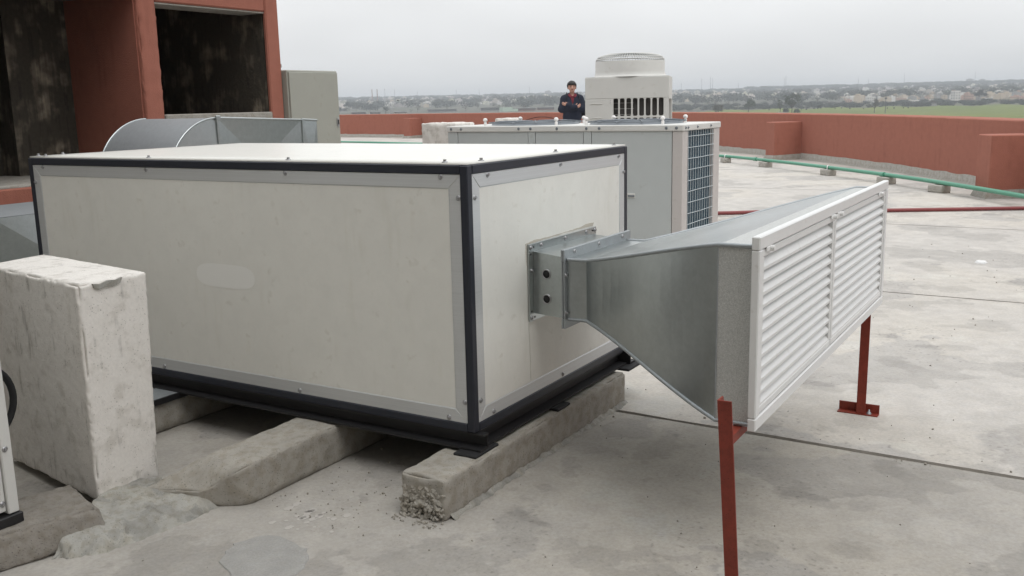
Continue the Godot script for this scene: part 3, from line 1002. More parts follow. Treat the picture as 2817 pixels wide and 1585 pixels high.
func build_roof() -> void:
	# cast slabs with open joints between them, cut to the curve of the building
	var disc := PackedVector2Array()
	for k in 180: disc.append(ARC_AT + Vector2(cos(TAU * k / 180.0), sin(TAU * k / 180.0)) * (ARC_R + 0.15))
	var floor_root := Node3D.new()
	floor_root.name = "roof_floor"
	add_child(floor_root)
	floor_root.set_meta("kind", "structure")
	floor_root.set_meta("label", "pale stained concrete roof floor cast in wide slabs")
	var cuts := [-40.0, -6.1, -2.9, 0.3, 3.52, 6.62, 10.2, 13.6, 17.0, 20.4, 23.8, 27.2, 40.0]
	var rows := [-70.0, -24.0, -11.5, 20.0]
	var turn := Transform2D(0.024, Vector2.ZERO)
	var gap := 0.014
	for i in cuts.size() - 1:
		for j in rows.size() - 1:
			var sq := PackedVector2Array()
			var x0: float = cuts[i] + gap
			var x1: float = cuts[i + 1] - gap
			# the long edges are a little ragged, as the joint is
			var z0: float = rows[j] + gap
			var z1: float = rows[j + 1] - gap
			var steps := 1 if j != 2 else 160
			for k in steps + 1: sq.append(turn * Vector2(x0 + (rng.randf() - 0.5) * 0.009, lerpf(z0, z1, float(k) / steps)))
			for k in steps + 1: sq.append(turn * Vector2(x1 + (rng.randf() - 0.5) * 0.009, lerpf(z1, z0, float(k) / steps)))
			for poly in Geometry2D.intersect_polygons(sq, disc):
				if Geometry2D.is_polygon_clockwise(poly): poly.reverse()
				var s := Shape.new()
				var ids := Geometry2D.triangulate_polygon(poly)
				for k in range(0, ids.size(), 3):
					var a := poly[ids[k]]; var b := poly[ids[k + 1]]; var c := poly[ids[k + 2]]
					s.out_tri(Vector3(a.x, 0, a.y), Vector3(b.x, 0, b.y), Vector3(c.x, 0, c.y), Vector3(a.x, -5, a.y))
				for k in poly.size():
					var a := poly[k]; var b := poly[(k + 1) % poly.size()]
					s.quad(Vector3(a.x, -0.05, a.y), Vector3(b.x, -0.05, b.y), Vector3(b.x, 0, b.y), Vector3(a.x, 0, a.y))
				part(floor_root, "slab", s.done(), M.old_roof_concrete if i < 4 else M.roof_concrete)
	var bed := Shape.new()
	var outer := []
	for k in 120: outer.append(Vector3(ARC_AT.x + cos(TAU * k / 120.0) * (ARC_R + 0.2), -0.02, ARC_AT.y + sin(TAU * k / 120.0) * (ARC_R + 0.2)))
	for k in 120:
		bed.out_tri(outer[k], outer[(k + 1) % 120], Vector3(ARC_AT.x, -0.02, ARC_AT.y), Vector3(ARC_AT.x, -9, ARC_AT.y))
		bed.quad(outer[(k + 1) % 120] + Vector3(0, -15, 0), outer[k] + Vector3(0, -15, 0), outer[k], outer[(k + 1) % 120])
	part(floor_root, "joint_bed", bed.done(), M.brown_concrete)
	# a smoother cement patch, and splashes of whitewash on the slab
	part(floor_root, "cement_patch", flat_blob([Vector2(1.74, -2.02), Vector2(1.79, -2.10), Vector2(1.88, -2.13), Vector2(1.97, -2.08), Vector2(1.965, -1.97), Vector2(1.92, -1.88), Vector2(1.83, -1.83), Vector2(1.76, -1.87), Vector2(1.72, -1.95)], 0.003, 0.018, 4), M.grey_cement)
	var g := RandomNumberGenerator.new()
	g.seed = 31
	for k in 26:
		var c := Vector2(2.11 + g.randfn() * 0.055, -2.07 + g.randfn() * 0.06)
		var r := 0.005 + 0.012 * pow(g.randf(), 2.0)
		var e := []
		for i in 8: e.append(c + Vector2(cos(TAU * i / 8.0) * r * 1.25, sin(TAU * i / 8.0) * r) * g.randf_range(0.75, 1.2))
		part(floor_root, "whitewash_splash", flat_blob(e, 0.0015, r * 0.25, k), M.paint_spot)


func flat_blob(edge: Array, thick: float, ragged: float, sd: int) -> ArrayMesh:
	# a thin spread of material with a ragged rim
	var g := RandomNumberGenerator.new()
	g.seed = sd
	var s := Shape.new()
	var mid := Vector2.ZERO
	for p in edge: mid += p / edge.size()
	var rim := []
	var sub := 4
	for i in edge.size():
		for k in sub:
			var t := float(k) / sub
			var a: Vector2 = edge[(i - 1 + edge.size()) % edge.size()]
			var b: Vector2 = edge[i]
			var c: Vector2 = edge[(i + 1) % edge.size()]
			var d: Vector2 = edge[(i + 2) % edge.size()]
			var p := b.cubic_interpolate(c, a, d, t)
			rim.append(p + Vector2(g.randf() - 0.5, g.randf() - 0.5) * ragged)
	for i in rim.size():
		var a: Vector2 = rim[i]
		var b: Vector2 = rim[(i + 1) % rim.size()]
		s.out_tri(Vector3(mid.x, thick, mid.y), Vector3(a.x, thick, a.y), Vector3(b.x, thick, b.y), Vector3(mid.x, -9, mid.y))
		var ea := a + (a - mid).normalized() * thick
		var eb := b + (b - mid).normalized() * thick
		s.out_quad(Vector3(a.x, thick, a.y), Vector3(b.x, thick, b.y), Vector3(eb.x, 0.0006, eb.y), Vector3(ea.x, 0.0006, ea.y), Vector3(mid.x, -1, mid.y))
	return s.done()


func arc(deg: float, r: float, y: float) -> Vector3:
	return Vector3(ARC_AT.x + cos(deg_to_rad(deg)) * r, y, ARC_AT.y + sin(deg_to_rad(deg)) * r)


func build_parapet() -> void:
	var o := thing("parapet", "curved red plastered parapet wall with square pilasters round the roof", "wall", arc(45, ARC_R, 0))
	var n := FastNoiseLite.new()
	n.seed = 6
	n.frequency = 1.3
	var s := Shape.new(o.position)
	var sk := Shape.new(o.position)
	var from := -14.0
	var to := 96.0
	var seg := 330
	var prof := func(deg: float) -> Array:
		var w := n.get_noise_1d(deg * 3.0) * 0.006
		return [arc(deg, ARC_R, -0.02), arc(deg, ARC_R, 0.915 + w), arc(deg, ARC_R + 0.015, 0.93 + w), arc(deg, ARC_R + 0.385, 0.935 + w), arc(deg, ARC_R + 0.40, 0.92), arc(deg, ARC_R + 0.40, -3.0)]
	var skirt := func(deg: float) -> Array:
		var top := 0.125 + n.get_noise_1d(deg * 9.0) * 0.02 + n.get_noise_1d(deg * 60.0) * 0.012
		return [arc(deg, ARC_R - 0.05, 0.0), arc(deg, ARC_R - 0.018, 0.03), arc(deg, ARC_R - 0.008, top), arc(deg, ARC_R + 0.002, top + 0.004)]
	s.smooth(false)
	sk.smooth(true)
	for k in seg:
		var a := lerpf(from, to, float(k) / seg)
		var b := lerpf(from, to, float(k + 1) / seg)
		var p: Array = prof.call(a)
		var q: Array = prof.call(b)
		for i in p.size() - 1: s.quad(p[i], q[i], q[i + 1], p[i + 1])
		p = skirt.call(a)
		q = skirt.call(b)
		for i in p.size() - 1: sk.quad(p[i], q[i], q[i + 1], p[i + 1])
	part(o, "wall", s.done(), M.red_plaster)
	part(o, "cement_skirt", sk.done(), M.skirt_cement)
	for deg in [62.65, 48.5, 30.9, 13.25]:
		var w := 0.35
		var ri := ARC_R - 0.60
		var ro := ARC_R + 0.004
		var h := 0.775
		var c := 0.012
		var wc: float = rad_to_deg(c / ARC_R)
		var pil := Shape.new(o.position)
		# square block let into the wall, its edges slightly rounded
		var foot := [arc(deg + w, ro, 0), arc(deg + w, ri + c, 0), arc(deg + w - wc, ri, 0), arc(deg - w + wc, ri, 0), arc(deg - w, ri + c, 0), arc(deg - w, ro, 0)]
		var brow := []
		for p in foot: brow.append(p + Vector3(0, h - c, 0))
		var crown := [arc(deg + w - wc, ro, h), arc(deg + w - wc, ri + c, h), arc(deg + w - wc, ri + c, h), arc(deg - w + wc, ri + c, h), arc(deg - w + wc, ri + c, h), arc(deg - w + wc, ro, h)]
		var mid := arc(deg, (ri + ro) / 2, h / 2)
		for k in 5:
			pil.out_quad(foot[k], foot[k + 1], brow[k + 1], brow[k], mid)
			pil.out_quad(brow[k], brow[k + 1], crown[k + 1], crown[k], mid)
		pil.out_quad(crown[0], crown[1], crown[4], crown[5], mid)
		var pm := part(o, "pilaster", pil.done(), M.red_plaster)
		var f := Shape.new(o.position)
		var top := 0.10
		var lo := [arc(deg + w * 1.12, ro - 0.02, 0), arc(deg + w * 1.12, ri - 0.045, 0), arc(deg - w * 1.12, ri - 0.045, 0), arc(deg - w * 1.12, ro - 0.02, 0)]
		var hi := [arc(deg + w * 1.02, ro - 0.02, top * 1.2), arc(deg + w * 1.02, ri - 0.006, top), arc(deg - w * 1.02, ri - 0.006, top * 0.9), arc(deg - w * 1.02, ro - 0.02, top)]
		for k in 3: f.out_quad(lo[k], lo[k + 1], hi[k + 1], hi[k], arc(deg, ARC_R - 0.3, 0.02))
		part(pm, "cement_skirt", f.done(), M.skirt_cement)


func slab_part(o: Node3D, at: Vector3, called: String, lo: Vector3, hi: Vector3, m: Material, ch := 0.012) -> MeshInstance3D:
	return part(o, called, boxmesh(lo, hi, ch, at), m)


func build_stair_house() -> void:
	var zf := -6.5
	var at := Vector3(5.2, 0, zf)
	var o := thing("stair_house", "red plastered roof house with two deep dark mouldy openings", "building", at)
	# column between the openings, with a chipped plaster edge
	part(o, "column", rough_block([Vector3(5.185, 0, -6.60), Vector3(5.365, 0, -6.60), Vector3(5.185, 2.78, -6.60), Vector3(5.365, 2.78, -6.60), Vector3(5.185, 0, zf), Vector3(5.365, 0, zf), Vector3(5.185, 2.78, zf), Vector3(5.365, 2.78, zf)], Vector3i(8, 90, 8), 0.012, 0.005, 0.03, 77, at), M.red_plaster)
	slab_part(o, at, "jamb", Vector3(6.572, 0, -6.545), Vector3(6.735, 2.78, zf), M.red_plaster)
	slab_part(o, at, "wall_below_opening", Vector3(5.367, 0, -6.74), Vector3(6.57, 1.19, zf - 0.004), M.red_plaster)
	slab_part(o, at, "sill", Vector3(5.367, 1.192, -6.76), Vector3(6.57, 1.262, zf + 0.012), M.skirt_cement, 0.008)
	# lintel over the opening; its underside is bare cement
	slab_part(o, at, "lintel", Vector3(5.367, 2.152, -6.82), Vector3(6.57, 2.78, zf - 0.003), M.red_plaster)
	slab_part(o, at, "lintel_soffit", Vector3(5.368, 2.138, -6.81), Vector3(6.569, 2.150, zf - 0.02), M.skirt_cement, 0.0)
	# the small room behind: mouldy walls
	slab_part(o, at, "back_wall", Vector3(5.19, 0.6, -8.20), Vector3(6.74, 2.9, -8.10), M.mould_wall, 0.0)
	slab_part(o, at, "room_side_wall", Vector3(6.578, 0.6, -8.096), Vector3(6.73, 2.78, -6.548), M.mould_wall, 0.0)
	slab_part(o, at, "room_floor", Vector3(5.32, 1.0, -8.096), Vector3(6.595, 1.15, -6.77), M.skirt_cement, 0.0)
	# the wide recess on the other side of the column
	slab_part(o, at, "recess_side_wall", Vector3(5.175, 0.5, -7.45), Vector3(5.318, 2.78, -6.535), M.red_plaster, 0.0)
	slab_part(o, at, "recess_back_wall", Vector3(0.5, 0.4, -7.75), Vector3(5.186, 2.9, -7.62), M.mould_wall, 0.0)
	slab_part(o, at, "recess_back_pier", Vector3(4.62, 0.75, -7.616), Vector3(5.186, 2.78, -7.40), M.mould_wall, 0.0)
	part(o, "recess_ledge", rough_block(eight(0.5, 5.173, 0.765, 0.80, -7.61, -6.515), Vector3i(60, 6, 14), 0.01, 0.004, 0.02, 12, at), M.skirt_cement)
	slab_part(o, at, "plinth", Vector3(0.5, 0, -6.70), Vector3(5.173, 0.778, zf), M.red_plaster)
	slab_part(o, at, "recess_lintel", Vector3(0.5, 2.175, -6.76), Vector3(5.183, 2.78, zf), M.red_plaster)  # out of view; set low to keep light out of the recess
	slab_part(o, at, "added_recess_end", Vector3(3.6, 0.81, -7.61), Vector3(3.88, 2.78, zf - 0.01), M.mould_wall)  # unseen, added to narrow the recess and darken it
	slab_part(o, at, "added_recess_ceiling", Vector3(0.5, 2.20, -7.61), Vector3(5.17, 2.36, -6.765), M.mould_wall, 0.0)  # unseen low slab, added to deepen the shade in the recess
	slab_part(o, at, "roof_slab", Vector3(0.1, 2.784, -9.3), Vector3(6.95, 2.95, zf + 0.15), M.skirt_cement)
	slab_part(o, at, "added_wing_wall", Vector3(-2.0, 0, -6.49), Vector3(1.75, 2.78, -3.95), M.skirt_cement)  # unseen wing, added to block sky from the recess and pillar
	slab_part(o, at, "added_wing_roof", Vector3(-1.996, 2.784, -6.3), Vector3(1.9, 2.95, -3.8), M.skirt_cement)  # tops the added wing, also out of view
	slab_part(o, at, "added_shade_wall", Vector3(-5.5, 0, -6.3), Vector3(-2.004, 7.5, 6.0), M.skirt_cement)  # unseen tall mass behind the camera, added to shade the near floor
	slab_part(o, at, "room_partition", Vector3(5.19, 0.6, -8.096), Vector3(5.316, 2.78, -7.455), M.mould_wall, 0.0)
	slab_part(o, at, "outer_wall", Vector3(6.62, 0, -9.2), Vector3(6.735, 2.78, -8.21), M.red_plaster)
	slab_part(o, at, "ledge_stub", Vector3(6.737, 1.665, -6.72), Vector3(6.80, 1.70, -6.56), M.skirt_cement, 0.004)

	# grey electrical cabinet against its corner
	var p := Vector3(7.1, 0, -6.45)
	var e := thing("electrical_cabinet", "tall plain grey-green steel electrical cabinet beside the red building", "cabinet", p)
	part(e, "case", boxmesh(Vector3(6.745, 0.12, -6.78), Vector3(7.445, 1.64, -6.452), 0.008, p), M.panel_grey)
	part(e, "door", boxmesh(Vector3(6.757, 0.14, -6.45), Vector3(7.433, 1.622, -6.436), 0.004, p), M.panel_grey)
	var lk := part(e, "latch", boxmesh(Vector3(7.385, 1.10, -6.434), Vector3(7.415, 1.185, -6.426), 0.003, p), M.screw_zinc)
	part(lk, "latch_slot", boxmesh(Vector3(7.392, 1.12, -6.4275), Vector3(7.408, 1.165, -6.4235), 0.001, p), M.rubber)
	part(e, "base", boxmesh(Vector3(6.77, 0, -6.76), Vector3(7.42, 0.118, -6.47), 0.0, p), M.black_steel)


# ------------------------------------------------------------------ beams and pillars near the cabinet

func build_beams() -> void:
	var n := thing("concrete_beam", "rough concrete beam with crumbled end under the cabinet's duct side", "beam", Vector3(3.0, 0, -1.735), 0.0, "concrete beams under the cabinet")
	part(n, "cast_body", rough_block(eight(2.305, 3.685, 0, 0.138, -1.825, -1.652), Vector3i(90, 12, 14), 0.010, 0.0035, 0.014, 5, n.position), M.beam_concrete)
	# honeycombed, crumbling end: stones and mortar lumps
	var g := RandomNumberGenerator.new()
	g.seed = 77
	var s := Shape.new(n.position)
	for k in 260:
		var t := g.randf()
		var z := lerpf(-1.818, -1.662, g.randf())
		var depth := 0.5 + 0.5 * sin((z + 1.83) * 18.0)
		var y := 0.092 * t * (0.75 + 0.35 * depth)
		var p := Vector3(2.312 - 0.028 * (1.0 - t) * g.randf_range(0.2, 1.0), y, z)
		var r := g.randf_range(0.005, 0.0125)
		if k > 215:
			p = Vector3(2.24 + g.randf() * 0.09, 0.002, -1.83 + g.randf() * 0.18)
			r = g.randf_range(0.0025, 0.007)
		lump(s, p, r, g)
	var cr := part(n, "crumbled_end", s.done(), M.beam_concrete)
	cr.set_meta("kind", "stuff")
	var fil := Shape.new(n.position, true)
	for row in [[-1.652, 1.0], [-1.825, -1.0]]:
		var fn := FastNoiseLite.new()
		fn.seed = 4
		fn.frequency = 14.0
		for k in 120:
			var q := []
			for e in [k, k + 1]:
				var x := lerpf(2.33, 3.68, e / 120.0)
				var w: float = maxf(0.004, 0.016 + 0.016 * fn.get_noise_1d(x)) * row[1]
				q.append([Vector3(x, 0.016 + 0.012 * fn.get_noise_1d(x + 9.0), row[0] - 0.002 * row[1]), Vector3(x, 0.008, row[0] + w * 0.5), Vector3(x, 0.0008, row[0] + w)])
			for e in 2: fil.out_quad(q[0][e], q[1][e], q[1][e + 1], q[0][e + 1], Vector3(q[0][0].x, -0.05, row[0] - 0.05 * row[1]))
	part(n, "mortar_fillet", fil.done(), M.grey_mortar)

	var m := thing("concrete_beam", "concrete beam running down to a sloping nose beside the whitewashed pillar", "beam", Vector3(2.8, 0, -2.4), 0.0, "concrete beams under the cabinet")
	# one casting that runs out in a sloping nose, pulled round towards the pillar
	part(m, "cast_body", rough_block(eight(1.93, 3.685, 0, 0.143, -2.505, -2.302), Vector3i(130, 12, 16), 0.009, 0.0028, 0.009, 15, m.position, true, func(p):
		var k := smoothstep(0.0, 1.0, clampf((p.x - 1.90) / 0.24, 0.0, 1.0))
		var out := 1.0 - k
		return Vector3(p.x + out * 0.09 * clampf((p.z + 2.505) / 0.203, 0.0, 1.0), p.y * lerpf(0.40, 1.0, k), p.z - 0.125 * out)), M.beam_concrete)
	var t := thing("concrete_beam", "concrete beam with a black-edged steel strip on it, behind the pillar", "beam", Vector3(3.0, 0, -3.25), 0.0, "concrete beams under the cabinet")
	part(t, "cast_body", rough_block(eight(2.36, 3.69, 0, 0.125, -3.36, -3.17), Vector3i(60, 8, 12), 0.012, 0.006, 0.012, 35, t.position), M.beam_concrete)
	part(t, "steel_strip", boxmesh(Vector3(2.33, 0.128, -3.30), Vector3(2.75, 0.150, -3.16), 0.003, t.position), M.zinc_old)
	part(t, "strip_edge", boxmesh(Vector3(2.33, 0.126, -3.158), Vector3(2.75, 0.152, -3.150), 0.002, t.position), M.black_steel)

	var u := thing("concrete_beam", "low dirty concrete beam carrying the cream metal unit", "beam", Vector3(1.5, 0, -2.7), 0.0)
	part(u, "cast_body", rough_block([Vector3(0.80, 0, -3.09), Vector3(1.80, 0, -2.80), Vector3(0.80, 0.10, -3.08), Vector3(1.79, 0.10, -2.79), Vector3(0.75, 0, -2.80), Vector3(1.72, 0, -2.50), Vector3(0.75, 0.10, -2.82), Vector3(1.715, 0.10, -2.545)], Vector3i(70, 10, 14), 0.012, 0.006, 0.018, 45, u.position), M.brown_concrete)

	# sloped mortar between pillar, beams and slab
	var mw := thing("mortar_fillet", "sloping wedge of grey mortar at the foot of the whitewashed pillar", "mortar", Vector3(1.85, 0, -2.5))
	var nn := FastNoiseLite.new()
	nn.seed = 8
	nn.frequency = 9.0
	nn.fractal_octaves = 4
	var low := [Vector2(1.545, -2.545), Vector2(1.565, -2.505), Vector2(1.64, -2.440), Vector2(1.76, -2.412), Vector2(1.90, -2.392), Vector2(2.035, -2.388)]
	var high := [Vector2(1.70, -2.60), Vector2(1.72, -2.60), Vector2(1.77, -2.65), Vector2(1.84, -2.70), Vector2(1.96, -2.70), Vector2(2.06, -2.55)]
	var ms := Shape.new(mw.position, true)
	var cols := 40
	var rows := 16
	var at := func(i: int, j: int) -> Vector3:
		var f := float(i) / cols * (low.size() - 1)
		var k := mini(int(f), low.size() - 2)
		var a: Vector2 = low[k].lerp(low[k + 1], f - k)
		var b: Vector2 = high[k].lerp(high[k + 1], f - k)
		var v := float(j) / rows
		var p := a.lerp(b, v)
		var ed := minf(1.0, v * 5.0)
		var h := 0.020 * ed + 0.072 * v * (1.0 - 0.25 * v)
		return Vector3(p.x + nn.get_noise_2d(p.x * 3.0, p.y * 3.0) * 0.018 * (1.0 - v), h + nn.get_noise_2d(p.x, p.y) * 0.009 * ed, p.y + nn.get_noise_2d(p.x * 3.0 + 5.0, p.y * 3.0) * 0.014 * (1.0 - v))
	for i in cols:
		for j in rows:
			ms.quad(at.call(i, j), at.call(i + 1, j), at.call(i + 1, j + 1), at.call(i, j + 1))
	part(mw, "mortar_slope", ms.done(), M.grey_mortar)


func lump(s: Shape, p: Vector3, r: float, g: RandomNumberGenerator) -> void:
	# a broken pebble: an octahedron split once, its corners pushed in and out
	var b := Basis(Vector3(g.randfn(), g.randfn(), g.randfn()).normalized(), g.randf() * TAU)
	var d := [Vector3(1, 0, 0), Vector3(-1, 0, 0), Vector3(0, 1, 0), Vector3(0, -1, 0), Vector3(0, 0, 1), Vector3(0, 0, -1)]
	var at := {}
	for f in [[0, 2, 4], [2, 1, 4], [1, 3, 4], [3, 0, 4], [2, 0, 5], [1, 2, 5], [3, 1, 5], [0, 3, 5]]:
		var q := []
		for k in 3: q.append(d[f[k]])
		for k in 3: q.append((d[f[k]] + d[f[(k + 1) % 3]]).normalized())
		for k in 6:
			if not at.has(q[k]): at[q[k]] = p + b * q[k] * r * g.randf_range(0.6, 1.25)
		for t in [[0, 3, 5], [3, 1, 4], [5, 4, 2], [3, 4, 5]]: s.out_tri(at[q[t[0]]], at[q[t[1]]], at[q[t[2]]], p)


func build_pillars() -> void:
	var p := thing("whitewashed_pillar", "stubby whitewashed concrete pillar with chipped edges in front of the cabinet", "pillar", Vector3(1.95, 0, -2.9))
	var c := [Vector3(1.955, 0.02, -3.42), Vector3(2.19, 0.02, -3.38), Vector3(1.96, 0.76, -3.42), Vector3(2.175, 0.772, -3.385), Vector3(1.812, 0.045, -2.687), Vector3(2.050, 0.045, -2.680), Vector3(1.822, 0.768, -2.690), Vector3(2.084, 0.768, -2.687)]
	part(p, "cast_body", rough_block(c, Vector3i(48, 120, 90), 0.011, 0.0012, 0.013, 61, p.position, false), M.whitewash)
	part(p, "broken_patch", flat_chip(), M.grey_mortar)
	var g := RandomNumberGenerator.new()
	g.seed = 14
	var q := thing("whitewashed_pillar", "low whitewashed concrete stub behind the stubby pillar, beside the black hose", "pillar", Vector3(1.95, 0, -3.8))
	part(q, "cast_body", rough_block(eight(1.80, 2.25, 0, 0.60, -4.2, -3.62), Vector3i(20, 40, 24), 0.014, 0.010, 0.02, 62, q.position), M.whitewash)
	var w := thing("whitewashed_pillar", "whitewashed concrete stub standing at the end of the twin-fan condenser", "pillar", Vector3(8.1, 0, -5.65))
	part(w, "cast_body", rough_block(eight(7.98, 8.35, 0, 1.108, -5.84, -5.43), Vector3i(20, 40, 20), 0.014, 0.009, 0.02, 63, w.position), M.whitewash)
	var b := thing("whitewashed_pillar", "whitewashed concrete stub showing only its top behind the twin-fan condenser", "pillar", Vector3(10.4, 0, -6.3))
	part(b, "cast_body", rough_block(eight(10.25, 10.6, 0, 1.105, -6.37, -6.17), Vector3i(14, 30, 14), 0.014, 0.008, 0.02, 64, b.position), M.whitewash)


func flat_chip() -> ArrayMesh:
	# bare cement where the whitewash has broken off the top edge
	var s := Shape.new(Vector3(1.95, 0, -2.9))
	var r := [Vector2(1.875, 0.762), Vector2(1.90, 0.757), Vector2(1.93, 0.764), Vector2(1.96, 0.761), Vector2(1.985, 0.766), Vector2(1.975, 0.748), Vector2(1.945, 0.741), Vector2(1.92, 0.745), Vector2(1.895, 0.740), Vector2(1.878, 0.748)]
	var poly := PackedVector2Array(r)
	s.prism(poly, -2.70, -2.6835)
	return s.done()


# ------------------------------------------------------------------ the big cabinet

const CX0 := 2.56
const CX1 := 3.81
const CZ0 := -1.70
const CZ1 := -4.03
const CB := 0.206
const CT := 1.104


func screw_mesh() -> ArrayMesh:
	# washer and hexagon head, along +y
	var s := Shape.new()
	s.lathe([Vector2(0.0085, 0), Vector2(0.009, 0.001), Vector2(0.006, 0.0022), Vector2(0, 0.0022)], Vector3.ZERO, 12)
	var hexa := []
	for k in 6: hexa.append(Vector3(cos(TAU * k / 6.0) * 0.0048, 0.0022, sin(TAU * k / 6.0) * 0.0048))
	var up := Vector3(0, 0.0045, 0)
	for k in 6:
		s.out_quad(hexa[k], hexa[(k + 1) % 6], hexa[(k + 1) % 6] + up, hexa[k] + up, Vector3.ZERO)
		s.out_tri(hexa[k] + up, hexa[(k + 1) % 6] + up, up * 1.4, Vector3.ZERO)
	return s.done()


func strip(a: Vector3, b: Vector3, inward: Vector3, out: Vector3, w: float, gap: float, off: Vector3) -> ArrayMesh:
	# a mitred flat strip from corner a to corner b on a face, its inner edge rolled down
	var d := (b - a).normalized()
	var s := Shape.new(off)
	var t := 0.0022
	var a0 := a + d * gap
	var b0 := b - d * gap
	var ai := a + (d + inward) * w + d * gap
	var bi := b + (inward - d) * w - d * gap
	var lift := out * t
	var mid := (a + b) * 0.5 + inward * w * 0.5 - out * 0.01
	s.out_quad(a0 + lift, b0 + lift, bi - inward * 0.004 + lift, ai - inward * 0.004 + lift, mid)
	s.out_quad(ai - inward * 0.004 + lift, bi - inward * 0.004 + lift, bi, ai, mid)
	s.out_quad(a0, b0, b0 + lift, a0 + lift, mid)
	s.out_quad(a0, ai, ai - inward * 0.004 + lift, a0 + lift, mid)
	s.out_quad(b0, bi, bi - inward * 0.004 + lift, b0 + lift, mid)
	return s.done()


func build_cabinet() -> void:
	var at := Vector3((CX0 + CX1) / 2, 0.138, (CZ0 + CZ1) / 2)
	var o := thing("equipment_cabinet", "large off-white panelled equipment cabinet with black frame on concrete beams", "cabinet", at)
	var f := 0.03
	# frame: four posts, eight rails, three-way corner pieces in one with the posts
	for x in [CX0, CX1 - f]:
		for z in [CZ1, CZ0 - f]:
			part(o, "post", boxmesh(Vector3(x, CB + 0.0, z), Vector3(x + f, CT - 0.0, z + f), 0.003, at), M.black_frame)
	for y in [CB, CT - f]:
		var dy := 0.0012 if y > 0.5 else -0.0012
		for x in [CX0, CX1 - f]:
			part(o, "rail", boxmesh(Vector3(x - (0.001 if x < 3 else -0.001), y + dy, CZ1 + f + 0.0008), Vector3(x + f - (0.001 if x < 3 else -0.001), y + f + dy, CZ0 - f - 0.0008), 0.003, at), M.black_frame)
		for z in [CZ1, CZ0 - f]:
			part(o, "rail", boxmesh(Vector3(CX0 + f + 0.0008, y + dy, z + (0.001 if z > -3 else -0.001)), Vector3(CX1 - f - 0.0008, y + f + dy, z + f + (0.001 if z > -3 else -0.001)), 0.003, at), M.black_frame)
	# panels
	part(o, "panel", boxmesh(Vector3(CX0 + 0.004, CB + f, CZ1 + f), Vector3(CX0 + 0.03, CT - f, CZ0 - f), 0.0, at), M.panel_white)
	part(o, "panel", boxmesh(Vector3(CX1 - 0.03, CB + f, CZ1 + f), Vector3(CX1 - 0.004, CT - f, CZ0 - f), 0.0, at), M.panel_white)
	part(o, "panel", boxmesh(Vector3(CX0 + f, CB + f, CZ0 - 0.03), Vector3(CX1 - f, CT - f, CZ0 - 0.004), 0.0, at), M.panel_white)
	part(o, "panel", boxmesh(Vector3(CX0 + f, CB + f, CZ1 + 0.004), Vector3(CX1 - f, CT - f, CZ1 + 0.03), 0.0, at), M.panel_white)
	part(o, "bottom_panel", boxmesh(Vector3(CX0 + f, CB - 0.0, CZ1 + f), Vector3(CX1 - f, CB + 0.02, CZ0 - f), 0.0, at), M.black_steel)
	# the top sheet lies on the frame, a little crowned
	var top := Shape.new(at, true)
	var nx := 10
	var nz := 16
	var tp := func(i: int, j: int) -> Vector3:
		var u := float(i) / nx
		var v := float(j) / nz
		return Vector3(lerpf(CX0 + 0.007, CX1 - 0.007, u), CT + 0.0075 + 0.008 * sin(PI * u) * sin(PI * v), lerpf(CZ1 + 0.007, CZ0 - 0.007, v))
	for i in nx:
		for j in nz: top.out_quad(tp.call(i, j), tp.call(i + 1, j), tp.call(i + 1, j + 1), tp.call(i, j + 1), Vector3(3.2, -9, -2.8))
	for i in nx:
		for j in [0, nz]: top.out_quad(tp.call(i, j), tp.call(i + 1, j), tp.call(i + 1, j) - Vector3(0, 0.0055, 0), tp.call(i, j) - Vector3(0, 0.0055, 0), Vector3(3.2, 1.1, -2.8))
	for j in nz:
		for i in [0, nx]: top.out_quad(tp.call(i, j), tp.call(i, j + 1), tp.call(i, j + 1) - Vector3(0, 0.0055, 0), tp.call(i, j) - Vector3(0, 0.0055, 0), Vector3(3.2, 1.1, -2.8))
	part(o, "top_panel", top.done(), M.panel_white)
	# mitred aluminium strips round the panels of the two faces in view and the two behind
	var w := 0.047
	for face in [[Vector3(CX0 + 0.004, 0, 0), Vector3(-1, 0, 0), Vector3(0, 0, CZ1 + f), Vector3(0, 0, CZ0 - f)], [Vector3(CX1 - 0.004, 0, 0), Vector3(1, 0, 0), Vector3(0, 0, CZ1 + f), Vector3(0, 0, CZ0 - f)], [Vector3(0, 0, CZ0 - 0.004), Vector3(0, 0, 1), Vector3(CX0 + f, 0, 0), Vector3(CX1 - f, 0, 0)], [Vector3(0, 0, CZ1 + 0.004), Vector3(0, 0, -1), Vector3(CX0 + f, 0, 0), Vector3(CX1 - f, 0, 0)]]:
		var lo: Vector3 = face[0] + face[2]
		var hi: Vector3 = face[0] + face[3]
		var b := Vector3(0, CB + f, 0)
		var t := Vector3(0, CT - f, 0)
		var q := [lo + b, hi + b, hi + t, lo + t]
		for k in 4:
			var d: Vector3 = (q[(k + 1) % 4] - q[k]).normalized()
			var inw: Vector3 = (q[(k + 2) % 4] - q[(k + 1) % 4]).normalized()
			part(o, "trim_strip", strip(q[k], q[(k + 1) % 4], inw, face[1], w, 0.0007, at), M.aluminium)
	# screws
	var sm := screw_mesh()
	var left := Basis(Vector3(0, 1, 0), Vector3(-1, 0, 0), Vector3(0, 0, 1)).scaled(Vector3.ONE * 1.05)   # +y of the screw turned to -x
	var front := Basis(Vector3(1, 0, 0), Vector3(0, 0, 1), Vector3(0, -1, 0)).scaled(Vector3.ONE * 1.05)
	for z in [-3.928, -3.248, -2.49, -1.806]:
		for y in [1.066, 0.247]: part(o, "screw", sm, M.screw_zinc, Transform3D(left, Vector3(CX0 + 0.0018, y, z) - at))
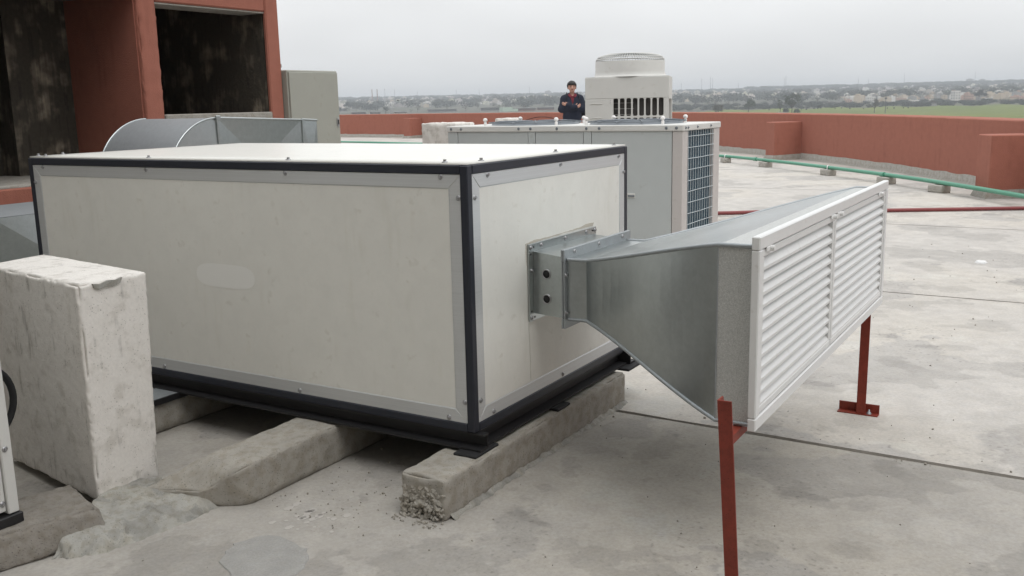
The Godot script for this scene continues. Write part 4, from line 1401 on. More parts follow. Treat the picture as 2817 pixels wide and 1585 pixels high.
	for y in [0.999, 0.655, 0.309]:
		for z in [-1.738, -3.992]:
			if y == 0.655: continue
			part(o, "screw", sm, M.screw_zinc, Transform3D(left, Vector3(CX0 + 0.0018, y, z) - at))
	for x in [2.685, 3.198, 3.72]:
		for y in [1.066, 0.248]: part(o, "screw", sm, M.screw_zinc, Transform3D(front, Vector3(x, y, CZ0 - 0.0018) - at))
	for y in [0.998, 0.31]:
		for x in [2.604, 3.772]: part(o, "screw", sm, M.screw_zinc, Transform3D(front, Vector3(x, y, CZ0 - 0.0018) - at))
	for q in [Vector2(CX0 + 0.022, -3.93), Vector2(CX0 + 0.022, -3.25), Vector2(CX0 + 0.022, -2.49), Vector2(CX0 + 0.022, -1.80), Vector2(2.68, CZ0 - 0.022), Vector2(3.2, CZ0 - 0.022), Vector2(3.72, CZ0 - 0.022), Vector2(2.6, CZ1 + 0.02), Vector2(2.72, CZ1 + 0.02)]:
		part(o, "screw", sm, M.screw_zinc, Transform3D(Basis().scaled(Vector3(1.15, 1.5, 1.15)), Vector3(q.x, CT + 0.0078, q.y) - at))
	# a thin oval sheet, slightly lighter than the panel
	var ov := Shape.new(at)
	var pts := []
	for k in 40:
		var a := TAU * k / 40.0
		var cx := signf(cos(a)) * pow(absf(cos(a)), 0.45)
		var cy := signf(sin(a)) * pow(absf(sin(a)), 0.9)
		pts.append(Vector3(CX0 + 0.0033, 0.660 + 0.047 * cy, -2.845 + 0.160 * cx))
	for k in 40: ov.out_tri(pts[k], pts[(k + 1) % 40], Vector3(CX0 + 0.0033, 0.660, -2.845), Vector3(3, 0.66, -2.84))
	part(o, "oval_mark", ov.done(), M.panel_patch)
	# dirt round the duct hole: smeared sealant above and beside it, a thin run below
	part(o, "dirt_smear", smear([Vector2(2.935, 0.797), Vector2(3.10, 0.800), Vector2(3.30, 0.803), Vector2(3.475, 0.800), Vector2(3.485, 0.812), Vector2(3.43, 0.815), Vector2(3.36, 0.808), Vector2(3.30, 0.806), Vector2(3.24, 0.805), Vector2(3.12, 0.804), Vector2(2.99, 0.806), Vector2(2.93, 0.801), Vector2(2.930, 0.78), Vector2(2.932, 0.72), Vector2(2.934, 0.74)], at, 3), M.dirt_smear)
	part(o, "dirt_run", smear([Vector2(2.944, 0.508), Vector2(2.949, 0.45), Vector2(2.952, 0.36), Vector2(2.953, 0.29), Vector2(2.949, 0.29), Vector2(2.947, 0.37), Vector2(2.943, 0.45), Vector2(2.939, 0.505)], at, 4), M.dirt_run)
	# base channel under the frame
	var ch := PackedVector2Array([Vector2(0, 0.148), Vector2(0.052, 0.148), Vector2(0.052, 0.1545), Vector2(0.008, 0.157), Vector2(0.008, 0.194), Vector2(0.032, 0.197), Vector2(0.032, 0.2035), Vector2(0, 0.2035)])
	for e in [[Transform3D(Basis(Vector3(-1, 0, 0), Vector3.UP, Vector3(0, 0, -1)), Vector3(CX0 + 0.036, 0, 0)), -CZ0 - 0.0305, -CZ1 + 0.03], [Transform3D(Basis(Vector3(1, 0, 0), Vector3.UP, Vector3(0, 0, 1)), Vector3(CX1 - 0.036, 0, 0)), CZ1 - 0.03, CZ0 + 0.0305]]:
		var s := Shape.new(at)
		s.prism(ch, e[1], e[2], e[0])
		part(o, "base_channel", s.done(), M.black_steel)
	for e in [[Transform3D(Basis(Vector3(0, 0, 1), Vector3.UP, Vector3(-1, 0, 0)), Vector3(0, 0, CZ0 - 0.036)), -CX1 + 0.04, -CX0 - 0.04], [Transform3D(Basis(Vector3(0, 0, -1), Vector3.UP, Vector3(1, 0, 0)), Vector3(0, 0, CZ1 + 0.036)), CX0 + 0.04, CX1 - 0.04]]:
		var s := Shape.new(at)
		s.prism(ch, e[1], e[2], e[0])
		part(o, "base_channel", s.done(), M.black_steel)
	# rubber pads between base and beams
	for q in [[2.58, -1.725, 0.075], [3.78, -1.700, 0.085], [3.12, -1.715, 0.05], [2.62, -2.40, 0.05], [3.7, -2.40, 0.05], [2.62, -3.26, 0.05], [3.7, -3.26, 0.05]]:
		var hgt := 0.1365 if q[1] > -2.0 else 0.1425
		if q[1] < -3.0: hgt = 0.1505
		var s := Shape.new(at)
		var sz: float = 0.03 if q[1] > -2.0 else 0.06
		s.box(Vector3(q[0] - q[2], hgt, q[1] - 0.03), Vector3(q[0] + q[2], 0.1477, q[1] + sz + 0.03), 0.003)
		part(o, "rubber_pad", s.done(), M.rubber)


func smear(edge: Array, off: Vector3, sd: int) -> ArrayMesh:
	# a film on the end panel, ragged at the rim
	var g := RandomNumberGenerator.new()
	g.seed = sd
	var poly := PackedVector2Array()
	for i in edge.size():
		var a: Vector2 = edge[i]
		var b: Vector2 = edge[(i + 1) % edge.size()]
		for k in 5: poly.append(a.lerp(b, k / 5.0) + Vector2(g.randf() - 0.5, g.randf() - 0.5) * 0.0022)
	var s := Shape.new(off)
	s.prism(poly, CZ0 - 0.0042, CZ0 - 0.0032)
	return s.done()


# ------------------------------------------------------------------ outlet duct

const KX0 := 2.930
const KX1 := 3.445
const KY0 := 0.541
const KY1 := 0.755
const EX0 := 2.400
const EX1 := 4.125
const EY0 := 0.442
const EY1 := 0.922
const EZ := -0.812
const LZ := -0.715


func bolt_row(o: Node3D, at: Vector3, sm: ArrayMesh, pts: Array, basis: Basis) -> void:
	for p in pts: part(o, "bolt", sm, M.screw_zinc, Transform3D(basis, p - at))


func build_exhaust_duct() -> void:
	var at := Vector3(3.2, 0.45, -1.2)
	var o := thing("exhaust_duct", "flaring galvanised sheet duct bolted to the cabinet's end panel", "duct", at)
	var sm := screw_mesh()
	var front := Basis(Vector3(1, 0, 0), Vector3(0, 0, 1), Vector3(0, -1, 0))
	var left := Basis(Vector3(0, 1, 0), Vector3(-1, 0, 0), Vector3(0, 0, 1))
	# wall flange: four angles with corner plates
	var fx0 := 2.938; var fx1 := 3.49; var fy0 := 0.512; var fy1 := 0.797
	var cx0 := 2.968; var cx1 := 3.462; var cy0 := 0.540; var cy1 := 0.768
	part(o, "flange_bar", boxmesh(Vector3(fx0, cy1 - 0.002, -1.7015), Vector3(fx1, fy1, -1.6955), 0.001, at), M.zinc_sheet)
	part(o, "flange_bar", boxmesh(Vector3(fx0, fy0, -1.7015), Vector3(fx1, cy0 + 0.002, -1.6955), 0.001, at), M.zinc_sheet)
	part(o, "flange_bar", boxmesh(Vector3(fx0, cy0 + 0.0025, -1.7012), Vector3(cx0 + 0.002, cy1 - 0.0025, -1.6958), 0.001, at), M.zinc_sheet)
	part(o, "flange_bar", boxmesh(Vector3(cx1 - 0.002, cy0 + 0.0025, -1.7012), Vector3(fx1, cy1 - 0.0025, -1.6958), 0.001, at), M.zinc_sheet)
	for x in [fx0 + 0.014, fx1 - 0.014]:
		for y in [fy0 + 0.013, fy1 - 0.013]:
			bolt_row(o, at, sm, [Vector3(x, y, -1.695)], front)
			for q in [Vector2(0.022, 0), Vector2(0, 0.024)]:
				var hx: float = x + (q.x if x < 3.2 else -q.x)
				var hy: float = y + (q.y if y < 0.65 else -q.y)
				part(o, "bolt_hole", boxmesh(Vector3(hx - 0.0035, hy - 0.0035, -1.6956), Vector3(hx + 0.0035, hy + 0.0035, -1.6948), 0.0, at), M.rubber)
	bolt_row(o, at, sm, [Vector3(3.03, 0.784, -1.695), Vector3(3.22, 0.784, -1.695), Vector3(3.40, 0.784, -1.695), Vector3(2.955, 0.70, -1.695)], front)
	# short collar with two plugged gauge holes
	var z0 := -1.695
	var z1 := -1.552
	duct_run(o, at, "collar_sheet", [cx0, cx1, cy0, cy1, z0], [cx0 - 0.03, cx1 - 0.01, cy0, cy1 - 0.008, z1], M.zinc_sheet)
	for y in [0.692, 0.601]:
		var s := Shape.new()
		s.lathe([Vector2(0.0185, -0.004), Vector2(0.0185, 0.003), Vector2(0.0145, 0.004), Vector2(0.0145, 0.0015)], Vector3.ZERO, 20)
		var pl := part(o, "plug_rim", s.done(), M.screw_zinc, Transform3D(left, Vector3(2.9525, y, -1.632) - at))
		var s2 := Shape.new()
		s2.lathe([Vector2(0.0148, 0.0), Vector2(0.013, 0.003), Vector2(0, 0.0038)], Vector3.ZERO, 20)
		part(pl, "plug", s2.done(), M.rubber)
	# pair of flanges between collar and flare
	var gx0 := 2.912; var gx1 := 3.478; var gy0 := 0.508; var gy1 := 0.790
	for z in [-1.5525, -1.5445]:
		part(o, "flange_bar", boxmesh(Vector3(gx0, KY1 - 0.008, z), Vector3(gx1, gy1, z + 0.0065), 0.001, at), M.zinc_old)
		part(o, "flange_bar", boxmesh(Vector3(gx0, gy0, z), Vector3(gx1, KY0 + 0.004, z + 0.0065), 0.001, at), M.zinc_old)
		part(o, "flange_bar", boxmesh(Vector3(gx0 + 0.0005, KY0 + 0.005, z + 0.0005), Vector3(KX0 + 0.012, KY1 - 0.009, z + 0.006), 0.001, at), M.zinc_old)
		part(o, "flange_bar", boxmesh(Vector3(KX1 + 0.0, KY0 + 0.005, z + 0.0005), Vector3(gx1 - 0.0005, KY1 - 0.009, z + 0.006), 0.001, at), M.zinc_old)
	bolt_row(o, at, sm, [Vector3(2.99, 0.775, -1.5378), Vector3(3.19, 0.775, -1.5378), Vector3(3.40, 0.775, -1.5378), Vector3(2.921, 0.565, -1.5378), Vector3(2.921, 0.70, -1.5378)], front)
	# straight neck, flare and end section
	duct_run(o, at, "neck_sheet", [KX0, KX1, KY0, KY1, -1.538], [KX0, KX1, KY0, KY1, -1.462], M.zinc_sheet)
	duct_run(o, at, "flare_sheet", [KX0, KX1, KY0, KY1, -1.462], [EX0, EX1, EY0, EY1, EZ], M.zinc_sheet, 14)
	duct_run(o, at, "end_sheet", [EX0, EX1, EY0, EY1, EZ], [EX0, EX1, EY0, EY1, LZ], M.zinc_spangle)
	# folded seams along the long edges
	for e in [[KX0, EX0], [KX1, EX1]]:
		for y in [[KY1, EY1], [KY0, EY0]]:
			var path := [Vector3(e[0], y[0], -1.535), Vector3(e[0], y[0], -1.462)]
			for k in range(1, 15): path.append(flare_point(e[0], e[1], y[0], y[1], k / 14.0))
			path.append(Vector3(e[1], y[1], LZ - 0.002))
			var s := Shape.new(at)
			s.tube(path, 0.0062, 7)
			part(o, "folded_seam", s.done(), M.zinc_old)
	var s := Shape.new(at)
	s.tube([Vector3(EX0 + 0.001, EY1 + 0.002, EZ), Vector3(EX0 - 0.0015, EY0 - 0.001, EZ)], 0.0022, 6)
	part(o, "fold_line", s.done(), M.zinc_old)


func flare_point(x0: float, x1: float, y0: float, y1: float, t: float) -> Vector3:
	# the sheet leaves the neck along a slight curve
	var k := lerpf(t, smoothstep(0.0, 1.0, t), 0.14)
	return Vector3(lerpf(x0, x1, k), lerpf(y0, y1, k), lerpf(-1.462, EZ, t))


func duct_run(o: Node3D, at: Vector3, called: String, a: Array, b: Array, m: Material, n := 1) -> void:
	# four sheets between two rectangles [x0, x1, y0, y1, z]
	var ring_at := func(t: float) -> Array:
		var k := t if n == 1 else lerpf(t, smoothstep(0.0, 1.0, t), 0.14)
		var x0 := lerpf(a[0], b[0], k); var x1 := lerpf(a[1], b[1], k); var y0 := lerpf(a[2], b[2], k); var y1 := lerpf(a[3], b[3], k); var z := lerpf(a[4], b[4], t)
		return [Vector3(x0, y0, z), Vector3(x1, y0, z), Vector3(x1, y1, z), Vector3(x0, y1, z)]
	var names := ["bottom", "far_side", "top", "near_side"]
	for side in 4:
		var s := Shape.new(at, true)
		var across := 8 if n > 1 else 1
		for k in n:
			var p: Array = ring_at.call(float(k) / n)
			var q: Array = ring_at.call(float(k + 1) / n)
			for e in across:
				var u0 := float(e) / across
				var u1 := float(e + 1) / across
				var c := [p[side].lerp(p[(side + 1) % 4], u0), p[side].lerp(p[(side + 1) % 4], u1), q[side].lerp(q[(side + 1) % 4], u1), q[side].lerp(q[(side + 1) % 4], u0)]
				if n > 1:   # thin sheet is never quite flat
					var nor: Vector3 = (c[1] - c[0]).cross(c[3] - c[0]).normalized()
					for w in 4:
						var uu := [u0, u1, u1, u0]
						var vv := [float(k) / n, float(k) / n, float(k + 1) / n, float(k + 1) / n]
						c[w] += nor * 0.009 * sin(uu[w] * PI) * sin(vv[w] * PI) * sin(vv[w] * 7.0 + uu[w] * 3.0 + side)
				s.out_quad(c[0], c[1], c[2], c[3], (p[0] + q[2]) * 0.5)
		part(o, called, s.done(), m)


func build_louvre() -> void:
	var at := Vector3(3.26, 0.445, -0.70)
	var o := thing("louvre_grille", "white double louvre grille on the mouth of the galvanised duct", "louvre", at)
	var x0 := 2.368; var x1 := 4.163; var y0 := 0.435; var y1 := 0.952
	var w := 0.035
	var zb := -0.714
	var zf := -0.692
	# outer frame, mitre-free: top and bottom run through
	part(o, "frame_bar", boxmesh(Vector3(x0, y1 - w, zb), Vector3(x1, y1, zf), 0.003, at), M.louvre_white)
	part(o, "frame_bar", boxmesh(Vector3(x0, y0, zb), Vector3(x1, y0 + w, zf), 0.003, at), M.louvre_white)
	part(o, "frame_bar", boxmesh(Vector3(x0 + 0.0005, y0 + w + 0.0005, zb), Vector3(x0 + w, y1 - w - 0.0005, zf - 0.0006), 0.003, at), M.louvre_white)
	part(o, "frame_bar", boxmesh(Vector3(x1 - w, y0 + w + 0.0005, zb), Vector3(x1 - 0.0005, y1 - w - 0.0005, zf - 0.0006), 0.003, at), M.louvre_white)
	# two leaves of blades
	for leaf in [[x0 + w + 0.002, 3.220], [3.230, x1 - w - 0.002]]:
		var lf := thing_part(o, "leaf")
		var a: float = leaf[0]
		var b: float = leaf[1]
		var lw := 0.02
		var ya := y0 + w + 0.003
		var yb := y1 - w - 0.003
		part(lf, "leaf_bar", boxmesh(Vector3(a, yb - lw, zb + 0.002), Vector3(b, yb, zf - 0.004), 0.002, at), M.louvre_white)
		part(lf, "leaf_bar", boxmesh(Vector3(a, ya, zb + 0.002), Vector3(b, ya + lw, zf - 0.004), 0.002, at), M.louvre_white)
		part(lf, "leaf_bar", boxmesh(Vector3(a, ya + lw + 0.0004, zb + 0.002), Vector3(a + lw, yb - lw - 0.0004, zf - 0.0044), 0.002, at), M.louvre_white)
		part(lf, "leaf_bar", boxmesh(Vector3(b - lw, ya + lw + 0.0004, zb + 0.002), Vector3(b, yb - lw - 0.0004, zf - 0.0044), 0.002, at), M.louvre_white)
		var count := 12
		var pitch := (yb - ya - 2 * lw) / count
		var prof := PackedVector2Array([Vector2(-0.001, -0.004), Vector2(0.003, -0.004), Vector2(0.0035, 0.0045), Vector2(-0.024, 0.0375), Vector2(-0.029, 0.0375), Vector2(-0.029, 0.0355), Vector2(-0.025, 0.0355), Vector2(0.0, 0.004)])
		var s := Shape.new()
		# profile in (z, y), pulled along x
		s.prism(prof, 0.0, b - a - 2 * lw - 0.0008, Transform3D(Basis(Vector3(0, 0, 1), Vector3.UP, Vector3(-1, 0, 0)), Vector3(b - a - 2 * lw - 0.0008, 0, 0)))
		var blade := s.done()
		for k in count:
			part(lf, "blade", blade, M.louvre_white, Transform3D(Basis(), Vector3(a + lw + 0.0004, ya + lw + k * pitch + 0.001, zf - 0.0085) - at))
	# spring catches at the top of the leaves
	for x in [2.462, 3.185, 3.272, 3.992]:
		var s := Shape.new(at)
		s.tube([Vector3(x, 0.912, zf - 0.006), Vector3(x, 0.912, zf + 0.012)], 0.008, 12)
		s.box(Vector3(x - 0.032, 0.906, zf - 0.0035), Vector3(x - 0.004, 0.918, zf + 0.001), 0.001)
		part(o, "catch", s.done(), M.clamp_white)


func thing_part(o: Node3D, called: String) -> Node3D:
	var n := Node3D.new()
	n.name = called
	o.add_child(n, true)
	return n


func angle_bar(a: Vector3, b: Vector3, u: Vector3, v: Vector3, w: float, t: float, off: Vector3) -> ArrayMesh:
	# an L section from a to b with flanges along u and v
	var s := Shape.new(off)
	var prof := [Vector2(0, 0), Vector2(w, 0), Vector2(w, t), Vector2(t, t), Vector2(t, w), Vector2(0, w)]
	var d := (b - a).normalized()
	var p := []
	var q := []
	for e in prof:
		p.append(a + u * e.x + v * e.y)
		q.append(b + u * e.x + v * e.y)
	var hand := u.cross(v).dot(d) > 0.0
	for k in 6:
		var j := (k + 1) % 6
		if hand: s.quad(p[k], p[j], q[j], q[k])
		else: s.quad(q[k], q[j], p[j], p[k])
	for pair in [[p, not hand], [q, hand]]:
		for t3 in [[0, 1, 2], [0, 2, 3], [0, 3, 4], [0, 4, 5]]:
			if pair[1]: s.tri(pair[0][t3[0]], pair[0][t3[1]], pair[0][t3[2]])
			else: s.tri(pair[0][t3[2]], pair[0][t3[1]], pair[0][t3[0]])
	return s.done()


func build_duct_stand() -> void:
	var at := Vector3(3.1, 0, -0.73)
	var o := thing("duct_stand", "red oxide angle-iron stand holding up the duct mouth", "stand", at)
	var W := 0.036
	var T2 := 0.0045
	# near leg leans a little; its heel faces the camera
	part(o, "leg", angle_bar(Vector3(2.285, 0.004, -0.735), Vector3(2.186, 0.570, -0.735), Vector3(0.0, 0, 1), Vector3(1, 0, 0), W, T2, at), M.red_oxide)
	part(o, "leg", angle_bar(Vector3(3.968, 0.004, -0.740), Vector3(3.985, 0.48, -0.740), Vector3(0, 0, 1), Vector3(1, 0, 0), W, T2, at), M.red_oxide)
	part(o, "cross_bar", angle_bar(Vector3(2.315, 0.4345, -0.736), Vector3(4.02, 0.4345, -0.742), Vector3(0, 0, -1), Vector3(0, -1, 0), 0.025, T2, at), M.red_oxide)
	for x in [2.285, 3.968]:
		var back := -0.735 if x < 3.0 else -0.815
		var ft := part(o, "foot", angle_bar(Vector3(x + 0.036, 0.0, back), Vector3(x + 0.036, 0.0, back + 0.16), Vector3(-1, 0, 0), Vector3(0, 1, 0), W + 0.004, T2, at), M.red_oxide)
		var s := Shape.new(at)
		s.lathe([Vector2(0.011, 0.0046), Vector2(0.011, 0.006), Vector2(0.008, 0.006), Vector2(0.008, 0.012), Vector2(0.004, 0.0125), Vector2(0.004, 0.022), Vector2(0, 0.0225)], Vector3(x + 0.014, 0, back + 0.123), 8)
		part(ft, "anchor_bolt", s.done(), M.zinc_old)


# ------------------------------------------------------------------ the duct behind the cabinet

func creased(o: Node3D, at: Vector3, called: String, q: Array, out: Vector3, m: Material, dish := 0.012) -> void:
	# a cross-broken duct panel: four facets meeting in a raised or sunk centre
	var mid: Vector3 = (q[0] + q[1] + q[2] + q[3]) / 4.0 + out * dish
	var s := Shape.new(at)
	for k in 4: s.out_tri(q[k], q[(k + 1) % 4], mid, mid - out * 1.0)
	part(o, called, s.done(), m)


func build_supply_duct() -> void:
	var at := Vector3(4.5, 0.1, -5.35)
	var o := thing("supply_duct", "old galvanised duct with a rounded elbow rising behind the cabinet", "duct", at)
	var za := -5.0
	var zb := -5.70
	# lower run, in view at the end of the cabinet
	for seg in [[1.752, 2.93], [2.94, 3.75], [3.76, 4.10]]:
		var q := [Vector3(seg[0], 0.14, za), Vector3(seg[1], 0.14, za), Vector3(seg[1], 0.748, za), Vector3(seg[0], 0.748, za)]
		creased(o, at, "lower_side_panel", q, Vector3(0, 0, 1), M.zinc_sheet, 0.05)
		creased(o, at, "lower_top_panel", [Vector3(seg[0], 0.75, za), Vector3(seg[1], 0.75, za), Vector3(seg[1], 0.75, zb), Vector3(seg[0], 0.75, zb)], Vector3(0, 1, 0), M.zinc_old, 0.004)
		part(o, "joint_band", boxmesh(Vector3(seg[1] - 0.006, 0.13, za - 0.004), Vector3(seg[1] + 0.012, 0.756, za + 0.008), 0.002, at), M.zinc_old)
	creased(o, at, "lower_back_panel", [Vector3(4.1, 0.14, zb), Vector3(1.752, 0.14, zb), Vector3(1.752, 0.75, zb), Vector3(4.1, 0.75, zb)], Vector3(0, 0, -1), M.zinc_old)
	creased(o, at, "lower_bottom_panel", [Vector3(1.752, 0.14, zb), Vector3(4.1, 0.14, zb), Vector3(4.1, 0.14, za), Vector3(1.752, 0.14, za)], Vector3(0, -1, 0), M.zinc_old)
	for x in [2.6, 4.0]: part(o, "support_block", boxmesh(Vector3(x, 0, zb + 0.05), Vector3(x + 0.2, 0.13, za - 0.05), 0.01, at), M.beam_concrete)
	# riser and elbow: the outer sheet curves from upright to level
	var cx := 4.533
	var cy := 0.815
	var R := 0.425
	var top := cy + R
	var ends := 5.51
	var bow := Shape.new(at, true)
	var cheek := [Shape.new(at), Shape.new(at)]
	var n := 16
	var pt := func(t: float, z: float) -> Vector3: return Vector3(cx - R * cos(t * PI / 2), cy + R * sin(t * PI / 2), z)
	var inner := Vector3(cx, cy, 0)
	for k in n:
		var t0 := float(k) / n
		var t1 := float(k + 1) / n
		bow.out_quad(pt.call(t0, za), pt.call(t1, za), pt.call(t1, zb), pt.call(t0, zb), Vector3(cx, cy, -5.3))
		for sd in 2:
			var z: float = [za - 0.003, zb + 0.003][sd]
			cheek[sd].out_tri(pt.call(t0, z), pt.call(t1, z), Vector3(cx, cy, z + (0.012 if sd == 0 else -0.012)), Vector3(cx, cy, -5.35))
	part(o, "elbow_back_sheet", bow.done(), M.zinc_old)
	part(o, "elbow_cheek", cheek[0].done(), M.zinc_sheet)
	part(o, "elbow_cheek", cheek[1].done(), M.zinc_sheet)
	for z in [za, zb]:
		var path := []
		for k in n + 1: path.append(pt.call(float(k) / n, z))
		var s := Shape.new(at)
		s.tube(path, 0.007, 6)
		part(o, "elbow_seam", s.done(), M.zinc_sheet)
	creased(o, at, "riser_panel", [Vector3(4.108, 0.14, za), Vector3(cx, 0.14, za), Vector3(cx, cy, za), Vector3(4.108, cy, za)], Vector3(0, 0, 1), M.zinc_sheet)
	creased(o, at, "riser_panel", [Vector3(4.108, 0.14, zb), Vector3(4.108, 0.14, za), Vector3(4.108, cy, za), Vector3(4.108, cy, zb)], Vector3(-1, 0, 0), M.zinc_old, 0.004)
	# upper run: falls slightly as it goes back
	for seg in [[cx + 0.012, 5.345, 0.0], [5.357, ends, 1.0]]:
		var y0: float = top - 0.038 * (seg[0] - cx)
		var y1: float = top - 0.044 * (seg[1] - cx)
		creased(o, at, "upper_side_panel", [Vector3(seg[0], 0.62, za), Vector3(seg[1], 0.62, za), Vector3(seg[1], y1, za), Vector3(seg[0], y0, za)], Vector3(0, 0, 1), M.zinc_sheet, -0.03 if seg[2] == 0.0 else 0.01)
		creased(o, at, "upper_top_panel", [Vector3(seg[0], y0, za), Vector3(seg[1], y1, za), Vector3(seg[1], y1, zb), Vector3(seg[0], y0, zb)], Vector3(0, 1, 0), M.zinc_sheet, 0.004)
		var s := Shape.new(at)
		s.tube([Vector3(seg[0], y0 + 0.002, za + 0.003), Vector3(seg[1], y1 + 0.002, za + 0.003)], 0.008, 6)
		part(o, "top_seam", s.done(), M.zinc_sheet)
		part(o, "joint_band", boxmesh(Vector3(seg[0] - 0.012, 0.6, za - 0.004), Vector3(seg[0] + 0.006, y0 + 0.008, za + 0.01), 0.002, at), M.zinc_sheet)
		if seg[2] == 0.0: part(o, "seam_clip", boxmesh(Vector3(seg[0] - 0.02, y0 - 0.016, za + 0.0), Vector3(seg[0] + 0.02, y0 + 0.016, za + 0.016), 0.004, at), M.zinc_sheet)
	creased(o, at, "end_panel", [Vector3(ends, 0.62, za), Vector3(ends, 0.62, zb), Vector3(ends, 1.19, zb), Vector3(ends, 1.19, za)], Vector3(1, 0, 0), M.zinc_old, 0.004)
	part(o, "end_support", boxmesh(Vector3(5.3, 0, za - 0.2), Vector3(5.45, 0.61, za - 0.1), 0.005, at), M.black_steel)


# ------------------------------------------------------------------ machines further back

func build_condenser() -> void:
	var x0 := 6.76; var x1 := 7.585; var z0 := -4.672; var z1 := -2.574; var y0 := 0.16; var yl := 1.062; var yt := 1.110
	var at := Vector3((x0 + x1) / 2, 0, (z0 + z1) / 2)
	var o := thing("twin_fan_condenser", "long pale grey condenser with two top fan guards and blue coil end", "condenser", at)
	part(o, "inner_case", boxmesh(Vector3(x0 + 0.024, y0 + 0.01, z0 + 0.024), Vector3(x1 - 0.024, yl - 0.002, z1 - 0.05), 0.0, at), M.unit_grey)
	# front panels and posts, separated by fine gaps
	var cuts := [z0, -4.572, -3.888, -3.822, -3.392, -3.322, -2.657]
	for k in cuts.size() - 1:
		var a: float = cuts[k] + 0.0025
		var b: float = cuts[k + 1] - 0.0025
		var post := (b - a) < 0.12
		part(o, "front_post" if post else "front_panel", boxmesh(Vector3(x0 + (0.0 if post else 0.003), y0, a), Vector3(x0 + 0.022, yl - 0.001, b), 0.002, at), M.unit_grey)
	part(o, "corner_post", boxmesh(Vector3(x0, y0, -2.6545), Vector3(x0 + 0.112, yl - 0.001, z1), 0.004, at), M.unit_post)
	part(o, "corner_post", boxmesh(Vector3(7.448, y0, -2.655), Vector3(x1, yl - 0.001, z1), 0.004, at), M.unit_post)
	part(o, "end_sill", boxmesh(Vector3(x0 + 0.114, y0, -2.62), Vector3(7.446, y0 + 0.05, z1), 0.003, at), M.unit_post)
	part(o, "back_panel", boxmesh(Vector3(x1 - 0.022, y0, z0), Vector3(x1, yl - 0.001, -2.658), 0.002, at), M.unit_grey)
	part(o, "end_panel", boxmesh(Vector3(x0 + 0.025, y0, z0), Vector3(x1 - 0.025, yl - 0.001, z0 + 0.02), 0.002, at), M.unit_grey)
	part(o, "base_rail", boxmesh(Vector3(x0 + 0.03, 0.0, z0 + 0.1), Vector3(x0 + 0.13, y0 - 0.002, z1 - 0.1), 0.004, at), M.beam_concrete)
	part(o, "base_rail", boxmesh(Vector3(x1 - 0.13, 0.0, z0 + 0.1), Vector3(x1 - 0.03, y0 - 0.002, z1 - 0.1), 0.004, at), M.beam_concrete)
	var hd := part(o, "handle", boxmesh(Vector3(x0 - 0.004, 0.560, -3.02), Vector3(x0 + 0.003, 0.594, -2.952), 0.002, at), M.unit_lid)
	part(hd, "handle_recess", boxmesh(Vector3(x0 - 0.0055, 0.566, -3.012), Vector3(x0 - 0.002, 0.580, -2.956), 0.0, at), M.grille_grey)
	# lid with turned-down rim
	part(o, "lid", boxmesh(Vector3(x0 - 0.008, yl, z0 - 0.008), Vector3(x1 + 0.008, yt, z1 + 0.008), 0.006, at), M.unit_lid)
	var sm := screw_mesh()
	var left := Basis(Vector3(0, 1, 0), Vector3(-1, 0, 0), Vector3(0, 0, 1)).scaled(Vector3.ONE * 1.3)
	var front := Basis(Vector3(1, 0, 0), Vector3(0, 0, 1), Vector3(0, -1, 0)).scaled(Vector3.ONE * 1.3)
	for z in [-4.63, -4.53, -3.97, -3.86, -3.62, -3.36, -3.25, -2.70, -2.62]: part(o, "screw", sm, M.grille_grey, Transform3D(left, Vector3(x0 - 0.0082, 1.086, z) - at))
	for x in [6.80, 6.85, 7.05, 7.35]: part(o, "screw", sm, M.grille_grey, Transform3D(front, Vector3(x, 1.086, z1 + 0.0082) - at))
	# coil end with its wire guard
	var coil := part(o, "coil", boxmesh(Vector3(6.873, y0 + 0.05, z1 - 0.048), Vector3(7.447, yl - 0.002, z1 - 0.03), 0.0, at), M.coil_blue)
	var g := RandomNumberGenerator.new()
	g.seed = 3
	for k in 11:
		var x := lerpf(6.90, 7.43, k / 10.0)
		var s := Shape.new(at)
		s.tube([Vector3(x, y0 + 0.05, z1 - 0.006), Vector3(x + g.randfn() * 0.002, 0.6, z1 - 0.006), Vector3(x, yl - 0.002, z1 - 0.006)], 0.0022, 5, false)
		part(o, "guard_wire", s.done(), M.wire_white)
	for k in 10:
		var y := 1.02 - k * 0.083
		if y < 0.25: continue
		var s := Shape.new(at)
		s.tube([Vector3(6.872, y, z1 - 0.001), Vector3(7.15, y + g.randfn() * 0.002, z1), Vector3(7.448, y, z1 - 0.001)], 0.0027, 5, false)
		part(o, "guard_wire", s.done(), M.wire_white)
	# two fans: dark throat, guard of rings and spokes, four capped posts each
	var capped := Shape.new()
	capped.lathe([Vector2(0.012, 0), Vector2(0.012, 0.026), Vector2(0.009, 0.028), Vector2(0.009, 0.034), Vector2(0.0165, 0.036), Vector2(0.019, 0.044), Vector2(0.016, 0.055), Vector2(0.008, 0.061), Vector2(0, 0.062)], Vector3.ZERO, 12)
	var cm := capped.done()
	for f in [[-4.06, [Vector2(6.93, -4.40), Vector2(7.45, -4.36), Vector2(6.93, -3.72), Vector2(7.45, -3.73)]], [-3.13, [Vector2(6.93, -3.45), Vector2(7.45, -3.45), Vector2(6.93, -2.80), Vector2(7.45, -2.815)]]]:
		var fan := thing_part(o, "fan")
		var c := Vector3(7.19, 0, f[0]) - at
		var s := Shape.new()
		s.lathe([Vector2(0.375, yt + 0.0005), Vector2(0.365, yt + 0.014), Vector2(0.35, yt + 0.012), Vector2(0.345, yt + 0.002)], c, 48)
		part(fan, "throat_ring", s.done(), M.grille_grey)
		s = Shape.new()
		s.lathe([Vector2(0.345, yt + 0.0022), Vector2(0, yt + 0.0022)], c, 32)
		part(fan, "throat", s.done(), M.grille_grey)
